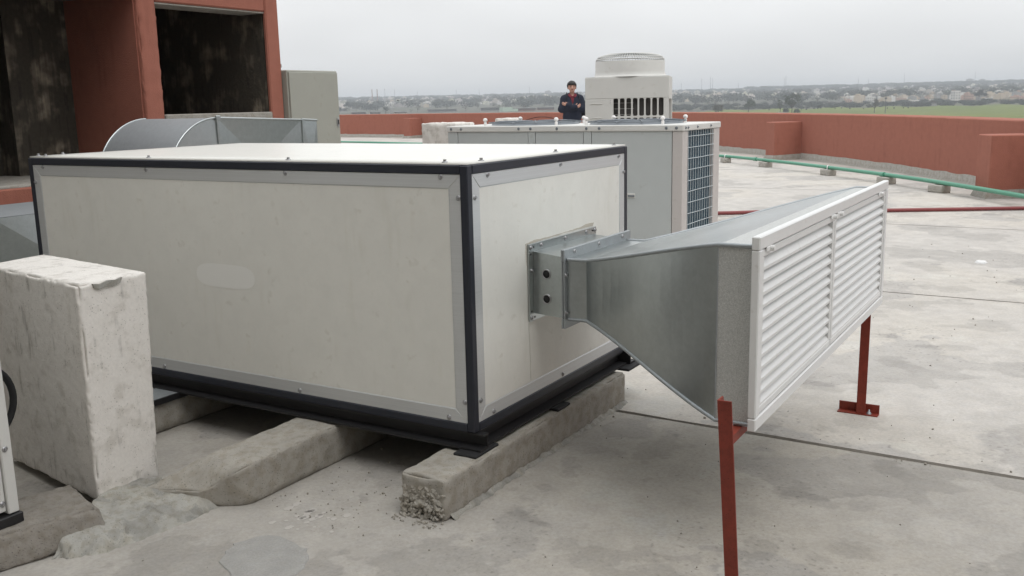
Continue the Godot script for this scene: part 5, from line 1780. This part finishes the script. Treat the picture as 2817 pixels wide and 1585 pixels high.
		for k in 9:
			var rg := ring(0.06 + 0.042 * k, 0.0035, yt + 0.026 - 0.008 * pow(k / 8.0, 3.0), 40)
			part(fan, "guard_ring", rg, M.grille_grey, Transform3D(Basis(), c))
		for k in 12:
			var a := TAU * k / 12.0
			var sp := Shape.new()
			var d := Vector3(cos(a), 0, sin(a))
			sp.tube([c + d * 0.05 + Vector3(0, yt + 0.031, 0), c + d * 0.30 + Vector3(0, yt + 0.030, 0), c + d * 0.40 + Vector3(0, yt + 0.020, 0)], 0.004, 5)
			part(fan, "guard_spoke", sp.done(), M.grille_grey)
		s = Shape.new()
		s.lathe([Vector2(0.07, yt + 0.0024), Vector2(0.07, yt + 0.018), Vector2(0, yt + 0.02)], c, 20)
		part(fan, "motor_cap", s.done(), M.rubber)
		for q in f[1]: part(fan, "capped_post", cm, M.knob_white, Transform3D(Basis(), Vector3(q.x, yt, q.y) - at))
	var cb := Shape.new(at)
	var cpath := []
	for k in 14:
		var t := k / 13.0
		cpath.append(Vector3(7.25 - 0.1 * t, yt + 0.012 + 0.05 * sin(PI * t), -4.25 + 0.5 * t))
	cb.tube(cpath, 0.0035, 6)
	part(o, "fan_cable", cb.done(), M.cable_brown)


func build_outdoor_unit() -> void:
	# built square on its own axes: x across the front, z towards the front
	var at := Vector3(9.475, 0, -4.20)
	var o := thing("outdoor_unit", "cream upright outdoor unit with round top fan hood and slotted front", "air conditioner", at, -PI / 2 - deg_to_rad(18.0) + PI * 2)
	o.rotation.y = atan2(-cos(deg_to_rad(19.0)), sin(deg_to_rad(19.0)))
	var w := 0.425; var d := 0.38; var top := 1.525
	var zf := d
	# slotted front: bars round eight columns and three rows of openings
	var sx := -0.425 + 0.289
	var px := 0.0655
	var sw := 0.0495
	var rows := [[1.135, 1.312], [0.94, 1.117], [0.745, 0.922]]
	part(o, "front_top", boxmesh(Vector3(-w, 1.3125, zf - 0.02), Vector3(w, top, zf), 0.004), M.unit_cream)
	part(o, "front_side", boxmesh(Vector3(-w, 0.16, zf - 0.0202), Vector3(sx, 1.312, zf - 0.0002), 0.0), M.unit_cream)
	part(o, "front_side", boxmesh(Vector3(sx + 7 * px + sw, 0.16, zf - 0.0202), Vector3(w, 1.312, zf - 0.0002), 0.0), M.unit_cream)
	part(o, "front_bottom", boxmesh(Vector3(sx, 0.16, zf - 0.0202), Vector3(sx + 7 * px + sw, 0.745, zf - 0.0002), 0.0), M.unit_cream)
	for r in 2: part(o, "slot_bar", boxmesh(Vector3(sx, rows[r + 1][1], zf - 0.0202), Vector3(sx + 7 * px + sw, rows[r][0], zf - 0.0002), 0.0), M.unit_cream)
	for r in 3:
		for k in 7: part(o, "slot_bar", boxmesh(Vector3(sx + k * px + sw, rows[r][0], zf - 0.0204), Vector3(sx + (k + 1) * px, rows[r][1], zf - 0.0004), 0.0), M.unit_cream)
		# rounded slot corners
		for k in 8:
			var s := Shape.new()
			for cx in [0, 1]:
				for cy in [0, 1]:
					var p := Vector3(sx + k * px + (sw if cx else 0.0), rows[r][1] if cy else rows[r][0], zf - 0.002)
					var ix := Vector3(-0.012 if cx else 0.012, 0, 0)
					var iy := Vector3(0, -0.012 if cy else 0.012, 0)
					s.out_tri(p, p + ix, p + iy, p - Vector3(0, 0, 1))
					s.out_tri(p + ix, p + iy, p + (ix + iy) * 0.3, p - Vector3(0, 0, 1))
			part(o, "slot_corner", s.done(), M.unit_cream)
	part(o, "inner_coil", boxmesh(Vector3(-w + 0.03, 0.2, zf - 0.12), Vector3(w - 0.03, 1.45, zf - 0.08)), M.coil_dark)
	for k in 9:
		var y := 0.80 + k * 0.058
		part(o, "coil_tube", boxmesh(Vector3(sx - 0.02, y, zf - 0.078), Vector3(sx + 0.2, y + 0.004, zf - 0.074)), M.unit_cream)
	part(o, "side_panel", boxmesh(Vector3(-w, 0.16, -d), Vector3(-w + 0.02, top, zf - 0.021), 0.003), M.unit_cream)
	part(o, "side_top_panel", boxmesh(Vector3(w - 0.02, 1.30, -d), Vector3(w, top, zf - 0.021), 0.003), M.unit_cream)
	part(o, "side_coil", boxmesh(Vector3(w - 0.05, 0.2, -d + 0.04), Vector3(w - 0.03, 1.298, zf - 0.06)), M.coil_dark)
	part(o, "side_post", boxmesh(Vector3(w - 0.04, 0.16, -d), Vector3(w, 1.298, -d + 0.08), 0.003), M.unit_cream)
	part(o, "back_panel", boxmesh(Vector3(-w + 0.021, 0.16, -d), Vector3(w - 0.041, top - 0.001, -d + 0.02), 0.003), M.unit_cream)
	part(o, "base", boxmesh(Vector3(-w + 0.02, 0.0, -d + 0.02), Vector3(w - 0.02, 0.158, zf - 0.03), 0.005), M.beam_concrete)
	for y in [1.265, 1.12]:
		var s := Shape.new()
		s.tube([Vector3(-w + 0.05, y - 0.006, zf + 0.001), Vector3(-w + 0.075, y, zf + 0.003), Vector3(-w + 0.15, y, zf + 0.003), Vector3(-w + 0.175, y - 0.006, zf + 0.001)], 0.0045, 6)
		part(o, "grip", s.done(), M.unit_cream)
	var lt := part(o, "latch", boxmesh(Vector3(sx - 0.038, 1.262, zf), Vector3(sx - 0.02, 1.302, zf + 0.005), 0.002), M.knob_white)
	for y in [1.272, 1.292]: part(lt, "latch_screw", boxmesh(Vector3(sx - 0.033, y - 0.004, zf + 0.004), Vector3(sx - 0.025, y + 0.004, zf + 0.0065), 0.001), M.rubber)
	# hood: flared foot, round wall, rounded grille top
	part(o, "top_plate", boxmesh(Vector3(-w + 0.004, top + 0.0005, -d + 0.004), Vector3(w - 0.004, top + 0.006, zf - 0.004), 0.002), M.unit_lid)
	var s := Shape.new()
	s.lathe([Vector2(0.395, top + 0.006), Vector2(0.378, top + 0.014), Vector2(0.368, top + 0.03), Vector2(0.362, top + 0.06), Vector2(0.362, top + 0.15), Vector2(0.358, top + 0.165)], Vector3(0.0, 0, 0.0), 64)
	part(o, "hood_wall", s.done(), M.unit_cream)
	var rib := Shape.new()
	rib.tube([Vector3(0.358, top + 0.162, 0), Vector3(0.352, top + 0.186, 0), Vector3(0.335, top + 0.208, 0), Vector3(0.30, top + 0.226, 0), Vector3(0.24, top + 0.238, 0), Vector3(0.15, top + 0.244, 0), Vector3(0.04, top + 0.246, 0)], 0.0032, 5, false)
	var rm := rib.done()
	for k in 76: part(o, "grille_rib", rm, M.unit_lid, Transform3D(Basis(Vector3.UP, TAU * k / 76.0)))
	for e in [[0.353, 0.186], [0.335, 0.209], [0.24, 0.24], [0.15, 0.246]]: part(o, "grille_ring", ring(e[0], 0.005, top + e[1], 48), M.unit_lid)
	s = Shape.new()
	s.lathe([Vector2(0.05, top + 0.246), Vector2(0.04, top + 0.252), Vector2(0, top + 0.254)], Vector3.ZERO, 20)
	part(o, "grille_hub", s.done(), M.unit_lid)
	s = Shape.new()
	s.lathe([Vector2(0.34, top + 0.12), Vector2(0, top + 0.12)], Vector3.ZERO, 32)
	part(o, "fan_throat", s.done(), M.grille_grey)


func build_small_units() -> void:
	# the corner of a cream unit at the edge of the picture, with a loop of black hose
	var at := Vector3(1.34, 0.1, -2.95)
	var o := thing("metal_unit", "cream sheet-metal unit corner with black base rail on dirty beam", "air conditioner", at)
	var turn := 0.0
	var x0 := 0.62; var x1 := 1.532; var z1 := -2.655; var z0 := -3.30  # body beyond the visible corner is enlarged to shade the pillar
	part(o, "post", boxmesh(Vector3(x1 - 0.034, 0.135, z1 - 0.03), Vector3(x1, 1.70, z1), 0.003, at), M.unit_lid)
	part(o, "post", boxmesh(Vector3(x0, 0.135, z1 - 0.03), Vector3(x0 + 0.034, 1.70, z1), 0.003, at), M.unit_lid)
	part(o, "front_panel", boxmesh(Vector3(x0 + 0.036, 0.145, z1 - 0.02), Vector3(x1 - 0.036, 1.698, z1 - 0.008), 0.002, at), M.unit_lid)
	part(o, "side_panel", boxmesh(Vector3(x1 - 0.02, 0.145, z0), Vector3(x1 - 0.004, 1.698, z1 - 0.032), 0.002, at), M.unit_lid)
	part(o, "side_panel", boxmesh(Vector3(x0 + 0.004, 0.145, z0), Vector3(x0 + 0.02, 1.698, z1 - 0.032), 0.002, at), M.unit_lid)
	part(o, "back_panel", boxmesh(Vector3(x0 + 0.022, 0.145, z0), Vector3(x1 - 0.022, 1.698, z0 + 0.014), 0.002, at), M.unit_lid)
	part(o, "lid", boxmesh(Vector3(x0 - 0.006, 1.701, z0 - 0.006), Vector3(x1 + 0.006, 1.74, z1 + 0.006), 0.005, at), M.unit_lid)
	part(o, "base_rail", boxmesh(Vector3(x0 - 0.004, 0.101, z0), Vector3(x1 + 0.006, 0.133, z1 + 0.008), 0.003, at), M.black_steel)
	var sm := screw_mesh()
	var front := Basis(Vector3(1, 0, 0), Vector3(0, 0, 1), Vector3(0, -1, 0))
	for p in [Vector3(x1 - 0.022, 0.335, z1), Vector3(x1 - 0.045, 0.17, z1 - 0.008)]: part(o, "screw", sm, M.screw_zinc, Transform3D(front, p - at))
	part(o, "rear_support", boxmesh(Vector3(0.7, 0.0, -3.29), Vector3(1.42, 0.1, -3.12), 0.008, at), M.beam_concrete)
	var h := thing("black_hose", "thick loop of black hose behind the cream metal unit", "hose", Vector3(1.57, 0.42, -2.86))
	var s := Shape.new(h.position)
	var path := []
	for k in 25:
		var a := lerpf(-2.0, 2.0, k / 24.0)
		path.append(Vector3(1.560 + cos(a) * 0.115, 0.418 + sin(a) * 0.125, -2.86 + sin(a * 0.5) * 0.02))
	path[0] += Vector3(-0.03, 0, 0)
	s.tube(path, 0.011, 10)
	part(h, "hose_loop", s.done(), M.rubber)


# ------------------------------------------------------------------ pipes

func bend(pts: Array, n: int) -> Array:
	var c := Curve3D.new()
	for k in pts.size():
		var t: Vector3 = (pts[mini(k + 1, pts.size() - 1)] - pts[maxi(k - 1, 0)]) / 6.0
		c.add_point(pts[k], -t, t)
	var r := []
	var l := c.get_baked_length()
	for k in n + 1: r.append(c.sample_baked(l * k / n))
	return r


func build_pipes() -> void:
	var at := Vector3(16.0, 0, -3.4)
	var o := thing("green_pipe", "long green plastic pipe raised on small blocks along the parapet", "pipe", at)
	var y := 0.128
	var pts := [Vector3(9.6, y, 0.85), Vector3(10.8, y, 0.25), Vector3(12.18, y, -0.56), Vector3(13.36, y, -1.33), Vector3(14.5, y, -2.16), Vector3(15.85, y, -3.28), Vector3(17.3, y, -4.58), Vector3(18.35, y, -5.62), Vector3(19.2, y, -6.6), Vector3(21.0, y, -9.4), Vector3(22.6, y, -13.0), Vector3(23.7, y, -17.3), Vector3(24.2, y, -19.2), Vector3(24.7, y, -21.3), Vector3(24.85, y, -22.2)]
	var s := Shape.new(at)
	s.tube(bend(pts, 90), 0.029, 12)
	part(o, "pipe_run", s.done(), M.green_pipe)
	for c in [[Vector3(18.15, y, -5.42), Vector3(18.22, y, -5.49)], [Vector3(14.97, y, -2.555), Vector3(15.04, y, -2.615)], [Vector3(23.68, y, -17.2), Vector3(23.70, y, -17.3)]]:
		s = Shape.new(at)
		s.tube([c[0], c[1]], 0.037, 12)
		part(o, "coupling", s.done(), M.green_pipe)
	# blocks under it: a new block for each support
	var k := 0
	for q in [[18.98, -6.30, 0.6], [17.92, -5.18, 0.78], [16.27, -3.66, 0.75], [14.93, -2.52, 0.8], [13.79, -1.66, 0.85], [24.05, -18.6, 0.2]]:
		var b := thing("pipe_block", ["small grey concrete block under the green pipe, with white clamp", "small grey concrete block under the green pipe"][0 if k in [0, 2] else 1], "block", Vector3(q[0], 0, q[1]), q[2], "blocks under the green pipe")
		part(b, "cast_body", rough_block(eight(-0.13, 0.13, 0, 0.098, -0.075, 0.075), Vector3i(10, 8, 8), 0.008, 0.005, 0.008, 100 + k), M.stone_grey)
		if k in [0, 2]:
			s = Shape.new()
			var cl := []
			for e in 11: cl.append(Vector3(0, y + sin(PI * e / 10.0) * 0.034, cos(PI * e / 10.0) * 0.034))
			cl.push_front(Vector3(0, 0.098, 0.036))
			cl.push_back(Vector3(0, 0.098, -0.036))
			s.tube(cl, 0.009, 6)
			var cp := part(b, "clamp", s.done(), M.clamp_white)
			cp.rotation.y = 0.55
		k += 1
	var v := thing("red_valve", "short red upright valve stub at the end of green pipe", "valve", Vector3(24.9, 0, -22.5))
	s = Shape.new()
	s.lathe([Vector2(0.06, 0), Vector2(0.06, 0.02), Vector2(0.045, 0.025), Vector2(0.045, 0.20), Vector2(0.065, 0.21), Vector2(0.065, 0.25), Vector2(0, 0.26)], Vector3.ZERO, 14)
	part(v, "body", s.done(), M.red_pipe)
	s = Shape.new()
	s.tube([Vector3(0, 0.25, 0), Vector3(0, 0.3, 0)], 0.02, 8)
	part(v, "stem", s.done(), M.red_pipe)
	part(v, "handwheel", ring(0.06, 0.012, 0.3, 14), M.red_pipe)

	var r := thing("red_pipe", "thin dark red pipe lying straight across the roof floor", "pipe", Vector3(10.8, 0, -2.6))
	s = Shape.new(r.position)
	s.tube(bend([Vector3(8.9, 0.024, -6.6), Vector3(9.6, 0.024, -5.1), Vector3(10.35, 0.024, -3.55), Vector3(10.6, 0.024, -3.18), Vector3(11.25, 0.024, -1.88), Vector3(11.98, 0.024, -0.5), Vector3(12.6, 0.024, 0.7)], 30), 0.021, 10)
	part(r, "pipe_run", s.done(), M.red_pipe)


# ------------------------------------------------------------------ person

func smin(a: float, b: float, k: float) -> float:
	var h := maxf(k - absf(a - b), 0.0) / k
	return minf(a, b) - h * h * k * 0.25


func body_mesh(bones: Array, cell: float, blend: float, cut = null) -> ArrayMesh:
	# bones [a, b, ra, rb]: tapered capsules joined with a smooth minimum, meshed as surface nets
	var lo := Vector3.ONE * 1e9
	var hi := -lo
	for b in bones:
		for e in 2:
			var r: Vector3 = Vector3.ONE * (b[2 + e] + cell * 2.5)
			lo = lo.min(b[e] - r)
			hi = hi.max(b[e] + r)
	var n := Vector3i(((hi - lo) / cell).ceil()) + Vector3i.ONE * 2
	var val := PackedFloat32Array()
	val.resize(n.x * n.y * n.z)
	val.fill(1.0)
	for b in bones:
		var pa: Vector3 = b[0]
		var pb: Vector3 = b[1]
		var ra: float = b[2]
		var rb: float = b[3]
		var m := maxf(ra, rb) + blend + cell * 2.0
		var c0 := Vector3i(((pa.min(pb) - Vector3.ONE * m - lo) / cell).floor()).max(Vector3i.ZERO)
		var c1 := Vector3i(((pa.max(pb) + Vector3.ONE * m - lo) / cell).ceil()).min(n - Vector3i.ONE)
		var ab := pb - pa
		var l2 := maxf(ab.length_squared(), 1e-9)
		for k in range(c0.z, c1.z + 1):
			for j in range(c0.y, c1.y + 1):
				var row := (k * n.y + j) * n.x
				for i in range(c0.x, c1.x + 1):
					var p := lo + Vector3(i, j, k) * cell
					var t := clampf((p - pa).dot(ab) / l2, 0.0, 1.0)
					var d := p.distance_to(pa + ab * t) - lerpf(ra, rb, t)
					var old := val[row + i]
					var h := maxf(blend - absf(old - d), 0.0) / blend
					val[row + i] = minf(old, d) - h * h * blend * 0.25
	if cut != null:
		for k in n.z:
			for j in n.y:
				for i in n.x:
					var q := (k * n.y + j) * n.x + i
					if val[q] < cell * 3.0: val[q] = cut.call(val[q], lo + Vector3(i, j, k) * cell)
	var at := {}
	var s := Shape.new(Vector3.ZERO, true)
	var corner := [0, 1, n.x, n.x + 1, n.x * n.y, n.x * n.y + 1, n.x * n.y + n.x, n.x * n.y + n.x + 1]
	for k in n.z - 1:
		for j in n.y - 1:
			for i in n.x - 1:
				var q := (k * n.y + j) * n.x + i
				var inside := 0
				for c in corner:
					if val[q + c] < 0.0: inside += 1
				if inside == 0 or inside == 8: continue
				var sum := Vector3.ZERO
				var cnt := 0
				for e in [[0, 1], [2, 3], [4, 5], [6, 7], [0, 2], [1, 3], [4, 6], [5, 7], [0, 4], [1, 5], [2, 6], [3, 7]]:
					var a := val[q + corner[e[0]]]
					var b := val[q + corner[e[1]]]
					if (a < 0.0) == (b < 0.0): continue
					var t := a / (a - b)
					var va := Vector3(e[0] & 1, (e[0] >> 1) & 1, e[0] >> 2)
					var vb := Vector3(e[1] & 1, (e[1] >> 1) & 1, e[1] >> 2)
					sum += va.lerp(vb, t)
					cnt += 1
				at[q] = lo + (Vector3(i, j, k) + sum / cnt) * cell
	var step := [1, n.x, n.x * n.y]
	for q in at:
		for ax in 3:
			var u: int = step[(ax + 1) % 3]
			var w: int = step[(ax + 2) % 3]
			var a := val[q]
			var b := val[q + step[ax]]
			if (a < 0.0) == (b < 0.0): continue
			if not (at.has(q - u) and at.has(q - w) and at.has(q - u - w)): continue
			var p := [at[q - u - w], at[q - w], at[q], at[q - u]]
			if a < 0.0: s.quad(p[0], p[1], p[2], p[3])
			else: s.quad(p[3], p[2], p[1], p[0])
	return s.done()


func build_person() -> void:
	var at := Vector3(19.12, 0, -9.86)
	var o := thing("person", "person in navy jacket with red collar standing with arms folded", "person", at)
	var d := -at
	o.rotation.y = atan2(d.x, d.z) + 0.12
	# x to the figure's left (picture right), y up, z forward
	var V := func(x, y, z): return Vector3(x, y, z)
	var neck := Vector3(0, 1.45, -0.01)
	var head := Vector3(-0.005, 1.592, 0.018)
	var chest := [
		[V.call(-0.08, 1.30, 0.0), V.call(0.08, 1.30, 0.0), 0.112, 0.112], [V.call(-0.07, 1.22, 0.015), V.call(0.07, 1.22, 0.015), 0.115, 0.115],
		[V.call(-0.06, 1.08, 0.01), V.call(0.06, 1.08, 0.01), 0.11, 0.11], [V.call(-0.07, 0.95, 0.0), V.call(0.07, 0.95, 0.0), 0.118, 0.118],
		[V.call(0.0, 1.395, -0.015), V.call(0.165, 1.345, -0.01), 0.06, 0.058], [V.call(0.0, 1.395, -0.015), V.call(-0.165, 1.345, -0.01), 0.06, 0.058]]
	var arms := [
		[V.call(-0.178, 1.335, -0.01), V.call(-0.245, 1.12, 0.05), 0.056, 0.046], [V.call(-0.245, 1.12, 0.05), V.call(0.055, 1.165, 0.195), 0.047, 0.033],
		[V.call(0.178, 1.335, -0.01), V.call(0.245, 1.115, 0.045), 0.056, 0.046], [V.call(0.245, 1.115, 0.045), V.call(-0.115, 1.205, 0.165), 0.047, 0.033]]
	var legs := []
	for h in [-1.0, 1.0]:
		legs.append([V.call(0.09 * h, 0.92, 0), V.call(0.105 * h, 0.50, 0.015), 0.088, 0.057])
		legs.append([V.call(0.105 * h, 0.50, 0.015), V.call(0.115 * h, 0.09, -0.02), 0.056, 0.037])
	var feet := []
	for h in [-1.0, 1.0]: feet.append([V.call(0.115 * h, 0.045, -0.045), V.call(0.14 * h, 0.032, 0.145), 0.042, 0.03])
	var skull := [
		[head + V.call(0, 0.025, -0.02), head + V.call(0, 0.02, 0.0), 0.088, 0.086], [head + V.call(0, -0.01, 0.03), head + V.call(0, -0.075, 0.05), 0.064, 0.040],
		[head + V.call(-0.045, -0.02, 0.03), head + V.call(-0.03, -0.075, 0.035), 0.032, 0.024], [head + V.call(0.045, -0.02, 0.03), head + V.call(0.03, -0.075, 0.035), 0.032, 0.024],
		[head + V.call(0, 0.0, 0.092), head + V.call(0, -0.028, 0.105), 0.009, 0.014], [head + V.call(-0.088, -0.005, -0.005), head + V.call(-0.088, -0.035, 0.0), 0.014, 0.010],
		[head + V.call(0.088, -0.005, -0.005), head + V.call(0.088, -0.035, 0.0), 0.014, 0.010], [V.call(0, 1.53, 0.005), V.call(0, 1.42, -0.015), 0.05, 0.058]]
	# hands tucked over the folded arms: palm, four fingers, thumb
	var hands := []
	for e in [[V.call(0.055, 1.165, 0.195), V.call(0.115, 1.178, 0.2), Vector3(0.75, 0.55, -0.35), Vector3(0.1, 0.8, 0.2), 1.0], [V.call(-0.115, 1.205, 0.165), V.call(-0.18, 1.228, 0.15), Vector3(-0.8, 0.35, -0.4), Vector3(-0.1, 0.85, 0.3), -1.0]]:
		hands.append([e[0], e[1], 0.03, 0.032])
		var along: Vector3 = e[2].normalized()
		var up: Vector3 = (e[3] - along * e[3].dot(along)).normalized()
		for f in 4:
			var root: Vector3 = e[1] + up * (0.026 - f * 0.0175) + along * 0.008
			var l: float = [0.034, 0.039, 0.036, 0.028][f]
			var mid: Vector3 = root + along * l
			var tip: Vector3 = mid + (along + Vector3(0, 0, -0.9)).normalized() * l * 0.8
			hands.append([root, mid, 0.0095, 0.009])
			hands.append([mid, tip, 0.009, 0.0075])
		hands.append([e[0] + up * 0.02, e[0] + up * 0.045 + along * 0.035, 0.012, 0.010])
		hands.append([e[0] + up * 0.045 + along * 0.035, e[0] + up * 0.05 + along * 0.065, 0.010, 0.008])
	var skin := Shape.new()
	var all := chest + arms + legs
	var body := body_mesh(all, 0.016, 0.05)
	var hm := body_mesh(skull, 0.006, 0.022)
	var hn := body_mesh(hands, 0.005, 0.010)
	skin.st.append_from(body, 0, Transform3D())
	skin.st.append_from(hm, 0, Transform3D())
	skin.st.append_from(hn, 0, Transform3D())
	part(o, "body", skin.st.commit(), M.skin)
	# clothes follow the body a little outside it
	var puff := func(list: Array, by: float) -> Array:
		var r := []
		for b in list: r.append([b[0], b[1], b[2] + by, b[3] + by])
		return r
	var jacket := body_mesh(puff.call(chest, 0.024) + puff.call(arms, 0.021), 0.013, 0.05, func(v, p):
		v = maxf(v, 0.86 - p.y)
		v = maxf(v, 0.058 - Vector2(p.x, p.z - 0.01).length() if p.y > 1.43 else -1.0)
		if p.z > 0.05 and p.y > 1.2: v = maxf(v, (0.052 * (p.y - 1.2) / 0.22) - absf(p.x + 0.004))
		return v)
	part(o, "jacket", jacket, M.navy_cloth)
	part(o, "shirt", body_mesh(puff.call([chest[0], chest[1]], 0.012), 0.014, 0.05), M.red_cloth)
	var col := Shape.new()
	for h in [-1.0, 1.0]:
		var p := [V.call(0.012 * h, 1.405, 0.115), V.call(0.06 * h, 1.46, 0.055), V.call(0.062 * h, 1.475, 0.0), V.call(0.04 * h, 1.478, -0.06), V.call(0.0, 1.48, -0.075)]
		var q := [V.call(0.055 * h, 1.375, 0.137), V.call(0.10 * h, 1.425, 0.085), V.call(0.105 * h, 1.44, 0.0), V.call(0.075 * h, 1.445, -0.085), V.call(0.0, 1.447, -0.105)]
		for k in 4:
			var m: Vector3 = (p[k] + q[k + 1]) * 0.5 - Vector3(0, 0.3, 0)
			col.out_quad(p[k], p[k + 1], q[k + 1], q[k], m)
			var dn := Vector3(0, -0.008, 0)
			col.out_quad(p[k] + dn, p[k + 1] + dn, q[k + 1] + dn, q[k] + dn, m + Vector3(0, 1, 0))
			col.out_quad(q[k], q[k + 1], q[k + 1] + dn, q[k] + dn, p[k])
	part(o, "collar", col.done(), M.red_cloth)
	part(o, "trousers", body_mesh(puff.call(legs, 0.016) + [[V.call(-0.06, 0.94, 0), V.call(0.06, 0.94, 0), 0.122, 0.122]], 0.016, 0.04, func(v, p): return maxf(v, 0.07 - p.y)), M.black_cloth)
	part(o, "shoes", body_mesh(puff.call(feet, 0.006), 0.012, 0.02, func(v, p): return maxf(v, 0.002 - p.y)), M.black_cloth)
	var hair := body_mesh([[head + V.call(0, 0.036, -0.028), head + V.call(0, 0.042, -0.002), 0.106, 0.102], [head + V.call(-0.05, 0.075, 0.055), head + V.call(0.05, 0.07, 0.06), 0.034, 0.032], [head + V.call(-0.084, 0.03, 0.01), head + V.call(-0.086, -0.005, 0.012), 0.016, 0.008], [head + V.call(0.084, 0.03, 0.01), head + V.call(0.086, -0.005, 0.012), 0.016, 0.008]], 0.007, 0.02, func(v, p):
		var q: Vector3 = p - head
		return maxf(v, (0.042 + 0.12 * maxf(q.z, 0.0)) * (1.0 if q.z > 0.03 else -0.6) - q.y - 0.005))
	part(o, "hair", hair, M.hair)
	for h in [-1.0, 1.0]:
		var e := Shape.new()
		e.tube([head + V.call(0.024 * h, 0.004, 0.088), head + V.call(0.046 * h, 0.006, 0.078)], 0.0055, 6)
		part(o, "eye", e.done(), M.hair)
		e = Shape.new()
		e.tube([head + V.call(0.018 * h, 0.026, 0.092), head + V.call(0.052 * h, 0.028, 0.078)], 0.005, 6)
		part(o, "eyebrow", e.done(), M.hair)
	var mo := Shape.new()
	mo.tube([head + V.call(-0.022, -0.055, 0.091), head + V.call(0.0, -0.053, 0.096), head + V.call(0.022, -0.055, 0.091)], 0.0048, 6)
	part(o, "mouth", mo.done(), M.red_cloth)
	# bag on the back, showing past the arm
	var b := thing("backpack", "dark backpack worn on the standing person's back, bulging past one arm", "bag", at)
	b.rotation = o.rotation
	part(b, "sack", body_mesh([[V.call(0.02, 1.33, -0.2), V.call(0.22, 1.25, -0.17), 0.1, 0.1], [V.call(0.02, 1.05, -0.21), V.call(0.235, 1.03, -0.17), 0.115, 0.10], [V.call(0.02, 1.2, -0.2), V.call(0.245, 1.15, -0.16), 0.12, 0.11]], 0.016, 0.05), M.black_cloth)
	var stp := Shape.new()
	for h in [-1.0, 1.0]: stp.tube([V.call(0.1 * h, 1.36, -0.16), V.call(0.115 * h, 1.47, -0.03), V.call(0.13 * h, 1.40, 0.115), V.call(0.15 * h, 1.24, 0.12)], 0.013, 6)
	part(b, "strap", stp.done(), M.black_cloth)


func build_litter() -> void:
	var g := RandomNumberGenerator.new()
	g.seed = 21
	var w := part(self, "paper_scrap", flat_blob([Vector2(-0.035, -0.03), Vector2(0.035, -0.035), Vector2(0.04, 0.02), Vector2(0.0, 0.03), Vector2(-0.04, 0.025)], 0.012, 0.012, 6), M.white_scrap)
	w.position = Vector3(8.12, 0.0, -0.64)
	tag(w, "crumpled white paper scrap alone on the far slab", "scrap")
	# pebbles and cement crumbs lying about: nobody could count them
	var s := Shape.new()
	for k in 300:
		var p := Vector3(g.randf_range(1.5, 3.9), 0.002, g.randf_range(-2.7, 0.3))
		if k % 2: p = Vector3(2.1 + absf(g.randfn()) * 0.35, 0.002, -2.05 + g.randfn() * 0.22)
		if p.x < 1.75 and p.z < -2.4: continue
		lump(s, p, g.randf_range(0.001, 0.003) if k % 11 else g.randf_range(0.003, 0.006), g)
	for k in 90:
		lump(s, Vector3(g.randf_range(3.5, 9.0), 0.002, g.randf_range(-1.6, 0.6)), g.randf_range(0.002, 0.006), g)
	var c := part(self, "cement_crumbs", s.done(), M.beam_concrete)
	tag(c, "loose cement crumbs and grit strewn over the roof floor", "grit", "", "stuff")
